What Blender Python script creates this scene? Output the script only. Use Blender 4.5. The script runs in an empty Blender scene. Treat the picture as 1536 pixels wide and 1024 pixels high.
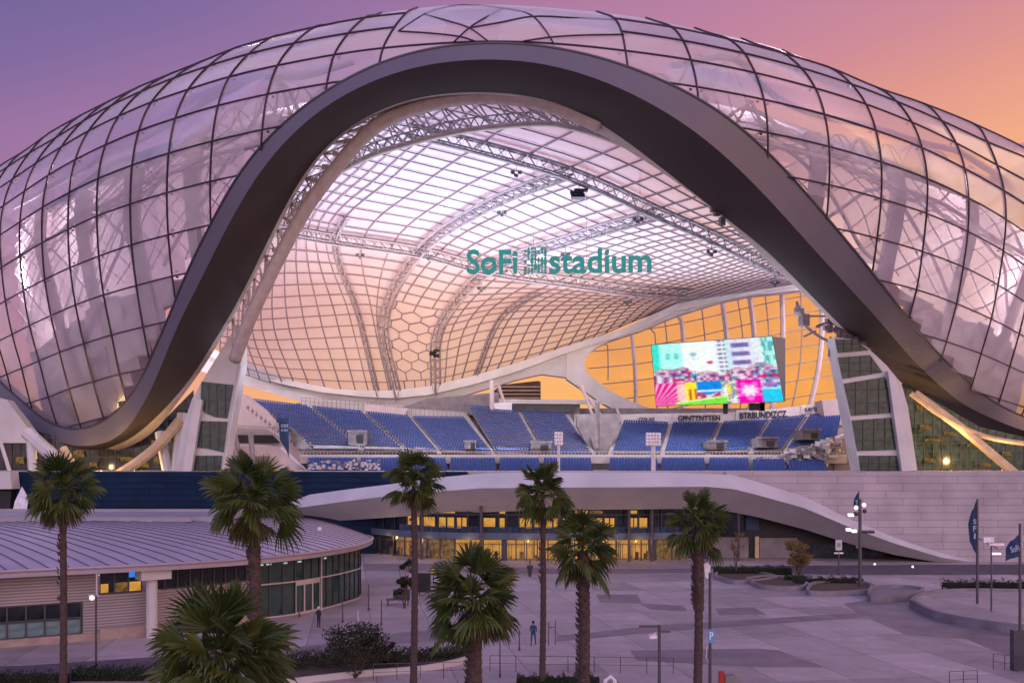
import bpy, bmesh, math, random, heapq
from mathutils import Vector, Matrix
random.seed(7)
R = math.radians
scene = bpy.context.scene
# ------------------------------------------------------------ camera
F, EYE, HOR = 1500.0, 13.0, 700.0
cam_d = bpy.data.cameras.new('camera'); cam = bpy.data.objects.new('camera', cam_d)
scene.collection.objects.link(cam); scene.camera = cam
cam.location = (0, 0, EYE); cam.rotation_euler = (R(90), 0, 0)
cam_d.sensor_width = 36; cam_d.lens = 36 * F / 1536; cam_d.shift_y = (HOR - 512) / 1536
cam_d.clip_start = 0.5; cam_d.clip_end = 9000
# ------------------------------------------------------------ sky
world = bpy.data.worlds.new('World'); scene.world = world; world.use_nodes = True
SUN_AZ = 62.0      # sunset direction, degrees to the right of the view
def build_world():
    nt = world.node_tree; nt.nodes.clear(); N = nt.nodes.new; L = nt.links.new
    def m(op, a, b=None, c=None):
        n = N('ShaderNodeMath'); n.operation = op
        for i, v in enumerate((a, b, c)):
            if v is None: continue
            if isinstance(v, (int, float)): n.inputs[i].default_value = v
            else: L(v, n.inputs[i])
        return n.outputs[0]
    tc = N('ShaderNodeTexCoord'); sp = N('ShaderNodeSeparateXYZ'); L(tc.outputs['Generated'], sp.inputs[0])
    x, y, z = sp.outputs
    el = m('MULTIPLY', m('ARCSINE', z), 57.2958)
    az = m('ARCTAN2', x, y)
    ca = m('COSINE', m('SUBTRACT', az, R(SUN_AZ)))
    w = m('ADD', m('MULTIPLY', m('MAXIMUM', el, 0), -.95), m('MULTIPLY', ca, 24.0))
    hz_ = m('MULTIPLY', m('EXPONENT', m('MULTIPLY', m('POWER', m('DIVIDE', el, 7.0), 2.0), -1.0)), 5.5); w = m('ADD', w, hz_)
    nz = N('ShaderNodeTexNoise'); nz.inputs['Scale'].default_value = 1.6; nz.inputs['Detail'].default_value = 3
    mp = N('ShaderNodeMapping'); mp.inputs['Scale'].default_value = (1, 1, 4); L(tc.outputs['Generated'], mp.inputs[0]); L(mp.outputs[0], nz.inputs['Vector'])
    w = m('ADD', w, m('MULTIPLY', m('SUBTRACT', nz.outputs['Fac'], 0.5), 5.0))
    back = m('SMOOTH_MIN', m('MAXIMUM', m('SUBTRACT', m('MULTIPLY', y, -1.0), .1), 0.0), 1.0, .1)
    w = m('ADD', w, m('MULTIPLY', back, 16.0))
    f = m('DIVIDE', m('ADD', w, 90.0), 130.0)
    cr = N('ShaderNodeValToRGB'); L(f, cr.inputs[0])
    def s2l(c): return [((v / 255 + .055) / 1.055) ** 2.4 if v > 10 else v / 255 / 12.92 for v in c] + [1]
    stops = [(-90, (96, 98, 178)), (-50, (92, 90, 166)), (-24, (106, 97, 152)), (-18, (132, 108, 160)), (-12.5, (168, 122, 165)), (-8, (188, 130, 162)),
             (-3.5, (208, 140, 152)), (0, (225, 153, 142)), (4, (243, 172, 136)), (9, (250, 182, 120)), (18, (255, 186, 102)), (30, (255, 190, 96))]
    e = cr.color_ramp.elements
    while len(e) > 2: e.remove(e[-1])
    for i, (p, c) in enumerate(stops):
        q = (p + 90) / 130
        k = e[i] if i < 2 else e.new(q)
        k.position = q; k.color = s2l(c)
    bg = N('ShaderNodeBackground'); K_ = m('ADD', 1.0, m('MULTIPLY', back, 4.0)); L(K_, bg.inputs['Strength'])
    gl = m('GREATER_THAN', z, -0.002)
    mx = N('ShaderNodeMixRGB'); L(gl, mx.inputs[0]); mx.inputs[1].default_value = (.10, .075, .09, 1)
    mb_ = N('ShaderNodeMixRGB'); L(m('MULTIPLY', back, .8), mb_.inputs[0]); L(cr.outputs[0], mb_.inputs[1]); mb_.inputs[2].default_value = (.425, .37, .385, 1); L(mb_.outputs[0], mx.inputs[2])
    L(mx.outputs[0], bg.inputs[0]); o = N('ShaderNodeOutputWorld'); L(bg.outputs[0], o.inputs[0])
build_world()
sd = bpy.data.lights.new('sun', 'SUN'); sd.energy = 0.3; sd.angle = R(32); sd.color = (1, .62, .42)
sun = bpy.data.objects.new('sun', sd); scene.collection.objects.link(sun)
_e, _a = R(7), R(SUN_AZ + 18)
sun.rotation_euler = Vector((math.sin(_a) * math.cos(_e), math.cos(_a) * math.cos(_e), math.sin(_e))).to_track_quat('Z', 'Y').to_euler()
scene.view_settings.view_transform = 'Standard'; scene.view_settings.look = 'None'
scene.view_settings.exposure = 0.0; scene.view_settings.gamma = 1.0
cy = scene.cycles
cy.max_bounces = 6; cy.diffuse_bounces = 3; cy.glossy_bounces = 3; cy.transmission_bounces = 4; cy.transparent_max_bounces = 24
cy.caustics_reflective = False; cy.caustics_refractive = False; cy.sample_clamp_indirect = 4.0
try: cy.use_denoising = True
except Exception: pass

# ------------------------------------------------------------ helpers
def P(px, py, Y): return Vector(((px - 768) / F * Y, Y, EYE - (py - HOR) / F * Y))
def G(px, py): return P(px, py, EYE * F / (py - HOR))          # a point of the ground
def tag(o, label=None, cat=None, group=None, kind=None):
    if label: o['label'] = label
    if cat: o['category'] = cat
    if group: o['group'] = group
    if kind: o['kind'] = kind
    return o
def link(o, parent=None):
    scene.collection.objects.link(o)
    if parent is not None:
        o.parent = parent
        mw = Matrix.Translation(-wl(parent)); o.matrix_parent_inverse = Matrix.Identity(4)
        o.location = o.location - wl(parent)
    return o
WL = {}
def wl(o): return WL.get(o.name, Vector((0, 0, 0)))
def empty(name, loc=(0, 0, 0), label=None, cat=None, group=None, parent=None):
    o = bpy.data.objects.new(name, None); o.empty_display_size = .3
    scene.collection.objects.link(o); o.location = loc; WL[o.name] = Vector(loc)
    return tag(o, label, cat, group)
class MB:
    """collects shapes in world coordinates, build() links them as one mesh object"""
    def __init__(s): s.v = []; s.f = []; s.c = None
    def add(s, vs, fs):
        n = len(s.v); s.v += [tuple(v) for v in vs]; s.f += [tuple(i + n for i in f) for f in fs]
    def box(s, c, d, rz=0, rx=0):
        M = Matrix.Rotation(rz, 3, 'Z') @ Matrix.Rotation(rx, 3, 'X'); c = Vector(c)
        vs = [c + M @ Vector((sx * d[0] / 2, sy * d[1] / 2, sz * d[2] / 2)) for sz in (-1, 1) for sx, sy in ((-1, -1), (1, -1), (1, 1), (-1, 1))]
        s.add(vs, [(3, 2, 1, 0), (4, 5, 6, 7), (0, 1, 5, 4), (1, 2, 6, 5), (2, 3, 7, 6), (3, 0, 4, 7)])
    def tube(s, pts, r, n=6, caps=True):
        pts = [Vector(p) for p in pts]
        if len(pts) < 2: return
        rs = r if isinstance(r, (list, tuple)) else [r] * len(pts)
        b = len(s.v); up = None
        for i, p in enumerate(pts):
            t = (pts[min(i + 1, len(pts) - 1)] - pts[max(i - 1, 0)])
            if t.length < 1e-7: t = Vector((0, 0, 1))
            t.normalize()
            if up is None:
                up = Vector((0, 0, 1)) if abs(t.z) < .9 else Vector((1, 0, 0))
            a = (up - t * up.dot(t))
            if a.length < 1e-4: a = t.orthogonal()
            a.normalize(); up = a; c = t.cross(a)
            for k in range(n):
                an = 2 * math.pi * k / n + math.pi / n
                s.v.append(tuple(p + a * math.cos(an) * rs[i] + c * math.sin(an) * rs[i]))
        for i in range(len(pts) - 1):
            for k in range(n):
                k2 = (k + 1) % n; s.f.append((b + i * n + k, b + i * n + k2, b + (i + 1) * n + k2, b + (i + 1) * n + k))
        if caps:
            s.f.append(tuple(b + k for k in reversed(range(n)))); s.f.append(tuple(b + (len(pts) - 1) * n + k for k in range(n)))
    def prism(s, poly, off):
        """extrude a polygon (3D points) along off"""
        off = Vector(off); n = len(poly); poly = [Vector(p) for p in poly]
        s.add(poly + [p + off for p in poly], [tuple(range(n)), tuple(reversed(range(n, 2 * n)))] + [(i, i + n, (i + 1) % n + n, (i + 1) % n) for i in range(n)])
    def strip(s, A, B):
        n = len(A); s.add(list(A) + list(B), [(i, i + 1, n + i + 1, n + i) for i in range(n - 1)])
    def loft(s, curves, closed=False):
        n = len(curves[0]); m = len(curves); b = len(s.v)
        for c in curves: s.v += [tuple(p) for p in c]
        for j in range(m if closed else m - 1):
            k = (j + 1) % m
            for i in range(n - 1): s.f.append((b + j * n + i, b + j * n + i + 1, b + k * n + i + 1, b + k * n + i))
        if closed:
            s.f.append(tuple(b + j * n for j in range(m))); s.f.append(tuple(b + j * n + n - 1 for j in reversed(range(m))))
    def ball(s, c, r, n=8, m=5, sz=1.0):
        b = len(s.v); c = Vector(c)
        for j in range(m + 1):
            th = math.pi * j / m
            for k in range(n):
                a = 2 * math.pi * k / n
                s.v.append((c.x + r * math.sin(th) * math.cos(a), c.y + r * math.sin(th) * math.sin(a), c.z + r * sz * math.cos(th)))
        for j in range(m):
            for k in range(n):
                s.f.append((b + j * n + k, b + (j + 1) * n + k, b + (j + 1) * n + (k + 1) % n, b + j * n + (k + 1) % n))
    def build(s, name, mat, parent=None, smooth=False, recalc=False):
        me = bpy.data.meshes.new(name); me.from_pydata(s.v, [], s.f)
        if recalc:
            bm = bmesh.new(); bm.from_mesh(me); bmesh.ops.recalc_face_normals(bm, faces=bm.faces); bm.to_mesh(me); bm.free()
        if mat is not None: me.materials.append(mat)
        if smooth: me.polygons.foreach_set('use_smooth', [True] * len(me.polygons))
        me.update()
        o = bpy.data.objects.new(name, me); scene.collection.objects.link(o)
        # origin at the base of the shape
        if s.v:
            xs = [v[0] for v in s.v]; ys = [v[1] for v in s.v]; zs = [v[2] for v in s.v]
            c = Vector(((min(xs) + max(xs)) / 2, (min(ys) + max(ys)) / 2, min(zs)))
        else: c = Vector((0, 0, 0))
        me.transform(Matrix.Translation(-c)); WL[o.name] = c
        if parent is not None:
            o.parent = parent; o.location = c - wl(parent)
        else: o.location = c
        return o
def cat(pts, n):
    """Catmull-Rom through control points, n steps per span"""
    pts = [Vector(p) for p in pts]; out = []
    for i in range(len(pts) - 1):
        p0 = pts[i - 1] if i else pts[0] * 2 - pts[1]; p1 = pts[i]; p2 = pts[i + 1]; p3 = pts[i + 2] if i + 2 < len(pts) else pts[-1] * 2 - pts[-2]
        for k in range(n):
            t = k / n
            out.append(.5 * ((2 * p1) + (p2 - p0) * t + (2 * p0 - 5 * p1 + 4 * p2 - p3) * t * t + (3 * p1 - p0 - 3 * p2 + p3) * t ** 3))
    out.append(pts[-1].copy()); return out
def resample(pts, n):
    pts = [Vector(p) for p in pts]; d = [0]
    for a, b in zip(pts, pts[1:]): d.append(d[-1] + (b - a).length)
    out = []; j = 0
    for i in range(n):
        t = d[-1] * i / (n - 1)
        while j < len(d) - 2 and d[j + 1] < t: j += 1
        q = (t - d[j]) / max(d[j + 1] - d[j], 1e-9); out.append(pts[j].lerp(pts[j + 1], min(max(q, 0), 1)))
    return out
def lin(xs, ys, x):
    if x <= xs[0]: return ys[0] + (x - xs[0]) * (ys[1] - ys[0]) / (xs[1] - xs[0])
    for i in range(len(xs) - 1):
        if x <= xs[i + 1]: return ys[i] + (x - xs[i]) * (ys[i + 1] - ys[i]) / (xs[i + 1] - xs[i])
    return ys[-1] + (x - xs[-1]) * (ys[-1] - ys[-2]) / (xs[-1] - xs[-2])
def px_of(p): return (768 + F * p.x / p.y, HOR - F * (p.z - EYE) / p.y)

# ------------------------------------------------------------ materials
def mat(name, col, rough=.6, metal=0, noise=.15, nscale=1.5, spec=.4, emit=None, es=0, bump=0, bscale=8, col2=None, stretch=None):
    m = bpy.data.materials.new(name); m.use_nodes = True; nt = m.node_tree; b = nt.nodes['Principled BSDF']
    b.inputs['Roughness'].default_value = rough; b.inputs['Metallic'].default_value = metal
    b.inputs['Specular IOR Level'].default_value = spec
    tc = nt.nodes.new('ShaderNodeTexCoord'); mp = nt.nodes.new('ShaderNodeMapping'); nt.links.new(tc.outputs['Object'], mp.inputs[0])
    if stretch: mp.inputs['Scale'].default_value = stretch
    if noise or col2:
        nz = nt.nodes.new('ShaderNodeTexNoise'); nz.inputs['Scale'].default_value = nscale; nz.inputs['Detail'].default_value = 6
        nt.links.new(mp.outputs[0], nz.inputs['Vector'])
        mr = nt.nodes.new('ShaderNodeMapRange'); mr.inputs[1].default_value = .32; mr.inputs[2].default_value = .68
        nt.links.new(nz.outputs['Fac'], mr.inputs[0])
        mx = nt.nodes.new('ShaderNodeMixRGB'); nt.links.new(mr.outputs[0], mx.inputs[0])
        c2 = col2 or tuple(c * (1 + noise) for c in col); c1 = col if col2 else tuple(c * (1 - noise) for c in col)
        mx.inputs[1].default_value = (*c1, 1); mx.inputs[2].default_value = (*c2, 1)
        nt.links.new(mx.outputs[0], b.inputs['Base Color'])
    else: b.inputs['Base Color'].default_value = (*col, 1)
    if bump:
        n2 = nt.nodes.new('ShaderNodeTexNoise'); n2.inputs['Scale'].default_value = bscale; n2.inputs['Detail'].default_value = 5
        nt.links.new(mp.outputs[0], n2.inputs['Vector'])
        bp = nt.nodes.new('ShaderNodeBump'); bp.inputs['Strength'].default_value = bump; nt.links.new(n2.outputs['Fac'], bp.inputs['Height']); nt.links.new(bp.outputs[0], b.inputs['Normal'])
    if emit: b.inputs['Emission Color'].default_value = (*emit, 1); b.inputs['Emission Strength'].default_value = es
    return m
def glow(name, c1, c2, s, scale=3, stretch=(1, 1, 1)):
    m = bpy.data.materials.new(name); m.use_nodes = True; nt = m.node_tree; nt.nodes.clear()
    tc = nt.nodes.new('ShaderNodeTexCoord'); mp = nt.nodes.new('ShaderNodeMapping'); mp.inputs['Scale'].default_value = stretch
    nz = nt.nodes.new('ShaderNodeTexNoise'); nz.inputs['Scale'].default_value = scale; nz.inputs['Detail'].default_value = 4
    mr = nt.nodes.new('ShaderNodeMapRange'); mr.inputs[1].default_value = .35; mr.inputs[2].default_value = .65
    mx = nt.nodes.new('ShaderNodeMixRGB'); mx.inputs[1].default_value = (*c1, 1); mx.inputs[2].default_value = (*c2, 1)
    e = nt.nodes.new('ShaderNodeEmission'); e.inputs[1].default_value = s; o = nt.nodes.new('ShaderNodeOutputMaterial'); K = nt.links.new
    K(tc.outputs['Object'], mp.inputs[0]); K(mp.outputs[0], nz.inputs['Vector']); K(nz.outputs['Fac'], mr.inputs[0]); K(mr.outputs[0], mx.inputs[0]); K(mx.outputs[0], e.inputs[0]); K(e.outputs[0], o.inputs[0])
    return m
def sheet(name, tint, t_mix, refl=.6, diff=.0, dcol=(.8, .8, .8), transl=False, rough=.04, fres=1.45, noise=0.0, pane=False):
    """thin glass or foil: transparent + translucent/diffuse + fresnel reflection"""
    m = bpy.data.materials.new(name); m.use_nodes = True; nt = m.node_tree; nt.nodes.clear(); N = nt.nodes.new; K = nt.links.new
    t = N('ShaderNodeBsdfTransparent'); t.inputs[0].default_value = (*tint, 1)
    d = N('ShaderNodeBsdfTranslucent' if transl else 'ShaderNodeBsdfDiffuse'); d.inputs[0].default_value = (*dcol, 1)
    if transl == 2:
        d2 = N('ShaderNodeBsdfDiffuse'); d2.inputs[0].default_value = (*dcol, 1); md = N('ShaderNodeMixShader'); md.inputs[0].default_value = .55; K(d.outputs[0], md.inputs[1]); K(d2.outputs[0], md.inputs[2]); d = md
    m1 = N('ShaderNodeMixShader'); m1.inputs[0].default_value = diff; K(t.outputs[0], m1.inputs[1]); K(d.outputs[0], m1.inputs[2])
    if noise:
        tc = N('ShaderNodeTexCoord'); nz = N('ShaderNodeTexNoise'); nz.inputs['Scale'].default_value = .12; nz.inputs['Detail'].default_value = 5
        mr = N('ShaderNodeMapRange'); mr.inputs[1].default_value = .3; mr.inputs[2].default_value = .7; mr.inputs[3].default_value = max(diff - noise, 0); mr.inputs[4].default_value = diff + noise
        K(tc.outputs['Object'], nz.inputs['Vector']); K(nz.outputs['Fac'], mr.inputs[0]); K(mr.outputs[0], m1.inputs[0])
    if pane:
        vc = N('ShaderNodeVertexColor'); vc.layer_name = 'pane'; sp = N('ShaderNodeSeparateColor'); K(vc.outputs[0], sp.inputs[0]); ad = N('ShaderNodeMath'); ad.operation = 'ADD'; K(sp.outputs[0], ad.inputs[0])
        if noise: K(mr.outputs[0], ad.inputs[1])
        ad.use_clamp = True; K(ad.outputs[0], m1.inputs[0])
    g = N('ShaderNodeBsdfGlossy'); g.inputs['Roughness'].default_value = rough
    fr = N('ShaderNodeFresnel'); fr.inputs[0].default_value = fres
    mu = N('ShaderNodeMath'); mu.operation = 'MULTIPLY'; K(fr.outputs[0], mu.inputs[0]); mu.inputs[1].default_value = refl
    m2 = N('ShaderNodeMixShader'); K(mu.outputs[0], m2.inputs[0]); K(m1.outputs[0], m2.inputs[1]); K(g.outputs[0], m2.inputs[2])
    o = N('ShaderNodeOutputMaterial'); K(m2.outputs[0], o.inputs[0]); return m
M = {}
M['white'] = mat('white_steel', (.62, .60, .60), .45, noise=.1, nscale=.22)
M['panel'] = mat('white_panel', (.55, .53, .54), .5, noise=.07, nscale=.3)
M['beige'] = mat('beige_steel', (.56, .46, .40), .5, noise=.12, nscale=.8)
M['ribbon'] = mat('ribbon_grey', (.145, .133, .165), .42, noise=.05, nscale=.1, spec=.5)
M['soffit'] = mat('shaded_soffit', (.066, .050, .043), .7, noise=.06, nscale=.15)  # shade of the downward face is put into this dark brown
M['mullion'] = mat('dark_mullion', (.06, .04, .06), .4, metal=.2, noise=.1)
M['lattice'] = mat('lattice_steel', (.21, .165, .19), .45, noise=.12, nscale=.5)
M['truss'] = mat('truss_steel', (.25, .205, .225), .45, noise=.2, nscale=.8)
M['inner_steel'] = mat('inner_steel', (.60, .50, .52), .5, noise=.08, nscale=.5)
M['glass'] = sheet('shell_glass', (.98, .96, .98), 0, refl=.28, diff=.08, dcol=(.76, .69, .74), transl=2, noise=.04, rough=.15, pane=True)
M['foil'] = sheet('roof_foil', (.96, .97, 1.0), 0, refl=0, diff=.45, dcol=(.93, .93, .98), transl=2, noise=.06)
M['inner_foil'] = sheet('inner_foil', (.95, .92, .95), 0, refl=0, diff=.5, dcol=(.92, .84, .90), transl=2, noise=.12)
M['end_glass'] = sheet('end_glass', (1.0, .86, .62), 0, refl=.2, diff=.14, dcol=(1, .8, .55), transl=True, noise=.1)
M['deck'] = mat('inner_deck', (.30, .26, .30), .7, noise=.15, nscale=.15)
M['inner_wall'] = mat('inner_wall', (.46, .37, .41), .7, noise=.18, nscale=.12)
M['navy'] = mat('navy_cladding', (.022, .05, .115), .5, noise=.18, nscale=.6, stretch=(1, 1, 8))
M['seat'] = mat('blue_seat', (.008, .055, .26), .5, noise=.35, nscale=3)
M['conc'] = mat('concrete', (.40, .36, .37), .8, noise=.15, nscale=.5)
M['conc_d'] = mat('dark_concrete', (.24, .21, .23), .85, noise=.2, nscale=.6)
M['green_glass'] = mat('green_glass', (.02, .048, .043), .12, noise=.8, nscale=.9, spec=.35)
M['dark_glass'] = mat('dark_glass', (.022, .03, .042), .1, noise=.6, nscale=.7, spec=.35)
M['frame'] = mat('dark_frame', (.06, .06, .075), .4, noise=.1)
M['vom'] = mat('darkened_concrete', (.13, .105, .11), .9, noise=.3, nscale=1)  # concrete darkened in colour to offset the strong fill light nearby
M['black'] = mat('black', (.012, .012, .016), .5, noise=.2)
M['pole'] = mat('pole_grey', (.10, .09, .11), .4, metal=.5, noise=.1)
M['strip'] = mat('warm_strip', (.9, .8, .6), .5, noise=0, emit=(1, .68, .3), es=2.2)
M['lamp'] = mat('lamp_glow', (.9, .9, .9), .4, noise=0, emit=(1, .88, .85), es=.9)
M['lamp_blue'] = mat('lamp_cool', (.9, .9, .9), .4, noise=0, emit=(.75, .8, 1), es=1.0)
M['gold'] = mat('gold_lit_steel', (.62, .46, .28), .5, noise=.15, nscale=.7)  # warm lamp light is put into the steel's base colour
M['room'] = mat('room_surface', (.50, .38, .25), .7, noise=.2, nscale=.5)
M['clear'] = sheet('clear_glass', (.95, .93, .9), 0, refl=.7, diff=.02)
M['amber'] = glow('amber_window', (.50, .21, .035), (.86, .45, .10), .92, .55, (1, 1, 1.4))
M['amber_dim'] = glow('amber_dim_window', (.10, .06, .03), (.55, .30, .08), .55, 1.6, (1, 1, 1))
M['teal'] = mat('teal_letter', (.0, .17, .16), .35, noise=.05, emit=(0, .19, .175), es=.8)
M['teal_l'] = mat('light_teal', (.12, .42, .40), .4, noise=.1)
M['banner'] = mat('banner_navy', (.02, .05, .13), .7, noise=.2)
M['flagink'] = mat('flag_print', (.35, .42, .55), .7, noise=.1)
M['trunk'] = mat('palm_trunk', (.075, .05, .046), .9, noise=.4, nscale=6, bump=.8, bscale=10, stretch=(1, 1, 3))
M['bark'] = mat('bark', (.10, .07, .055), .9, noise=.3, nscale=5, bump=.5)
M['ink'] = mat('sign_ink', (.03, .045, .10), .6, noise=.1)
M['skin'] = mat('skin', (.45, .27, .2), .5, noise=.05); M['cloth_d'] = mat('dark_cloth', (.03, .03, .05), .9, noise=.2); M['cloth_n'] = mat('navy_cloth', (.03, .07, .16), .9, noise=.2); M['hair'] = mat('hair', (.02, .015, .012), .7)
M['cap'] = mat('pale_cap', (.6, .55, .55), .8)
M['soil'] = mat('soil', (.10, .07, .05), .95, noise=.3, nscale=3)
M['red'] = mat('red_paint', (.45, .03, .02), .5)
M['sign_blue'] = mat('blue_sign', (.12, .30, .55), .5, noise=.1); M['tentwhite'] = mat('tent_fabric', (.84, .79, .81), .8, noise=.15, nscale=2)
def leafmat(name, a, b, tr=.35):
    m = bpy.data.materials.new(name); m.use_nodes = True; nt = m.node_tree; N = nt.nodes.new; K = nt.links.new
    p = nt.nodes['Principled BSDF']; p.inputs['Roughness'].default_value = .45; p.inputs['Specular IOR Level'].default_value = .5
    g = N('ShaderNodeNewGeometry'); nz = N('ShaderNodeTexNoise'); nz.inputs['Scale'].default_value = 1.4; nz.inputs['Detail'].default_value = 5
    tc = N('ShaderNodeTexCoord'); K(tc.outputs['Object'], nz.inputs['Vector'])
    ad = N('ShaderNodeMath'); ad.operation = 'ADD'; K(g.outputs['Random Per Island'], ad.inputs[0]); K(nz.outputs['Fac'], ad.inputs[1])
    mr = N('ShaderNodeMapRange'); mr.inputs[1].default_value = .35; mr.inputs[2].default_value = 1.45; K(ad.outputs[0], mr.inputs[0])
    mx = N('ShaderNodeMixRGB'); mx.inputs[1].default_value = (*a, 1); mx.inputs[2].default_value = (*b, 1); K(mr.outputs[0], mx.inputs[0]); K(mx.outputs[0], p.inputs['Base Color'])
    t = N('ShaderNodeBsdfTranslucent'); K(mx.outputs[0], t.inputs[0]); s = N('ShaderNodeMixShader'); s.inputs[0].default_value = tr
    K(p.outputs[0], s.inputs[1]); K(t.outputs[0], s.inputs[2]); K(s.outputs[0], nt.nodes['Material Output'].inputs[0]); return m
M['palm'] = leafmat('palm_leaf', (.015, .040, .011), (.115, .15, .03))
M['deadpalm'] = leafmat('dry_palm_leaf', (.06, .06, .02), (.17, .15, .05))
M['leaf'] = leafmat('shrub_leaf', (.010, .020, .008), (.05, .06, .02))
M['leafcore'] = mat('hedge_core', (.012, .018, .008), .9, noise=.3, nscale=4)
M['leaf_y'] = leafmat('dry_leaf', (.14, .09, .03), (.32, .22, .08))
def paving():
    m = bpy.data.materials.new('paving_slabs'); m.use_nodes = True; nt = m.node_tree; N = nt.nodes.new; K = nt.links.new; b = nt.nodes['Principled BSDF']
    b.inputs['Roughness'].default_value = .62
    tc = N('ShaderNodeTexCoord'); mp = N('ShaderNodeMapping'); mp.inputs['Rotation'].default_value = (0, 0, R(-9)); K(tc.outputs['Object'], mp.inputs[0])
    br = N('ShaderNodeTexBrick'); br.inputs['Scale'].default_value = 1; br.inputs['Brick Width'].default_value = 4.8; br.inputs['Row Height'].default_value = 7.5
    br.inputs['Mortar Size'].default_value = .04; br.inputs['Mortar Smooth'].default_value = .2; br.offset = .0; br.inputs['Bias'].default_value = .1
    br.inputs['Color1'].default_value = (.34, .285, .275, 1); br.inputs['Color2'].default_value = (.52, .44, .425, 1); br.inputs['Mortar'].default_value = (.22, .175, .19, 1)
    K(mp.outputs[0], br.inputs['Vector'])
    nz = N('ShaderNodeTexNoise'); nz.inputs['Scale'].default_value = .11; nz.inputs['Detail'].default_value = 8; nz.inputs['Roughness'].default_value = .65; K(tc.outputs['Object'], nz.inputs['Vector'])
    n2 = N('ShaderNodeTexNoise'); n2.inputs['Scale'].default_value = .6; n2.inputs['Detail'].default_value = 10; n2.inputs['Roughness'].default_value = .75; K(tc.outputs['Object'], n2.inputs['Vector'])
    mr = N('ShaderNodeMapRange'); mr.inputs[1].default_value = .3; mr.inputs[2].default_value = .7; mr.inputs[3].default_value = .78; mr.inputs[4].default_value = 1.18; K(nz.outputs['Fac'], mr.inputs[0])
    m2 = N('ShaderNodeMapRange'); m2.inputs[1].default_value = .3; m2.inputs[2].default_value = .7; m2.inputs[3].default_value = .78; m2.inputs[4].default_value = 1.14; K(n2.outputs['Fac'], m2.inputs[0])
    mu = N('ShaderNodeMath'); mu.operation = 'MULTIPLY'; K(mr.outputs[0], mu.inputs[0]); K(m2.outputs[0], mu.inputs[1])
    mx = N('ShaderNodeVectorMath'); mx.operation = 'SCALE'; K(br.outputs['Color'], mx.inputs[0]); K(mu.outputs[0], mx.inputs['Scale']); K(mx.outputs[0], b.inputs['Base Color'])
    return m
M['paving'] = paving()
M['paving_d'] = mat('dark_paving', (.235, .19, .20), .6, noise=.2, nscale=.35)
M['asphalt'] = mat('asphalt', (.12, .095, .11), .7, noise=.25, nscale=.5)
def joints(name, c1, c2, mo, w, h, size=.04, rough=.5, spec=.5):
    m = bpy.data.materials.new(name); m.use_nodes = True; nt = m.node_tree; N = nt.nodes.new; K = nt.links.new; b = nt.nodes['Principled BSDF']; b.inputs['Roughness'].default_value = rough; b.inputs['Specular IOR Level'].default_value = spec
    tc = N('ShaderNodeTexCoord'); sp = N('ShaderNodeSeparateXYZ'); cb = N('ShaderNodeCombineXYZ'); K(tc.outputs['Object'], sp.inputs[0]); K(sp.outputs[0], cb.inputs[0]); K(sp.outputs[2], cb.inputs[1])
    br = N('ShaderNodeTexBrick'); br.inputs['Scale'].default_value = 1; br.inputs['Brick Width'].default_value = w; br.inputs['Row Height'].default_value = h; br.offset = .37; br.offset_frequency = 2; br.squash = 1.4; br.squash_frequency = 3
    br.inputs['Mortar Size'].default_value = size; br.inputs['Mortar Smooth'].default_value = .1
    for k, c in (('Color1', c1), ('Color2', c2), ('Mortar', mo)): br.inputs[k].default_value = (*c, 1)
    K(cb.outputs[0], br.inputs['Vector'])
    nz = N('ShaderNodeTexNoise'); nz.inputs['Scale'].default_value = .25; nz.inputs['Detail'].default_value = 6; K(tc.outputs['Object'], nz.inputs['Vector'])
    mr = N('ShaderNodeMapRange'); mr.inputs[1].default_value = .3; mr.inputs[2].default_value = .7; mr.inputs[3].default_value = .8; mr.inputs[4].default_value = 1.12; K(nz.outputs['Fac'], mr.inputs[0])
    mx = N('ShaderNodeVectorMath'); mx.operation = 'SCALE'; K(br.outputs['Color'], mx.inputs[0]); K(mr.outputs[0], mx.inputs['Scale']); K(mx.outputs[0], b.inputs['Base Color'])
    return m
M['podium'] = joints('podium_panels', (.40, .35, .385), (.44, .385, .42), (.25, .215, .25), 5.5, 1.0, .045)
M['navy_wall'] = joints('navy_wall_panels', (.008, .022, .055), (.011, .028, .066), (.005, .013, .033), 7, .9, .06, .8, .12)
M['cladding'] = joints('ribbed_cladding', (.36, .31, .35), (.38, .33, .37), (.20, .17, .20), 40, .22, .06)
M['roofmetal'] = mat('roof_metal', (.46, .42, .50), .42, metal=.1, noise=.08, nscale=.4)
M['seam'] = mat('roof_seam', (.13, .11, .15), .45, metal=.3, noise=.1)
def attr_emit(name, s):
    m = bpy.data.materials.new(name); m.use_nodes = True; nt = m.node_tree; nt.nodes.clear()
    a = nt.nodes.new('ShaderNodeVertexColor'); a.layer_name = 'col'; e = nt.nodes.new('ShaderNodeEmission'); e.inputs[1].default_value = s; o = nt.nodes.new('ShaderNodeOutputMaterial')
    nt.links.new(a.outputs[0], e.inputs[0]); nt.links.new(e.outputs[0], o.inputs[0]); return m
M['screen'] = attr_emit('screen_picture', 1.0)
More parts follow.
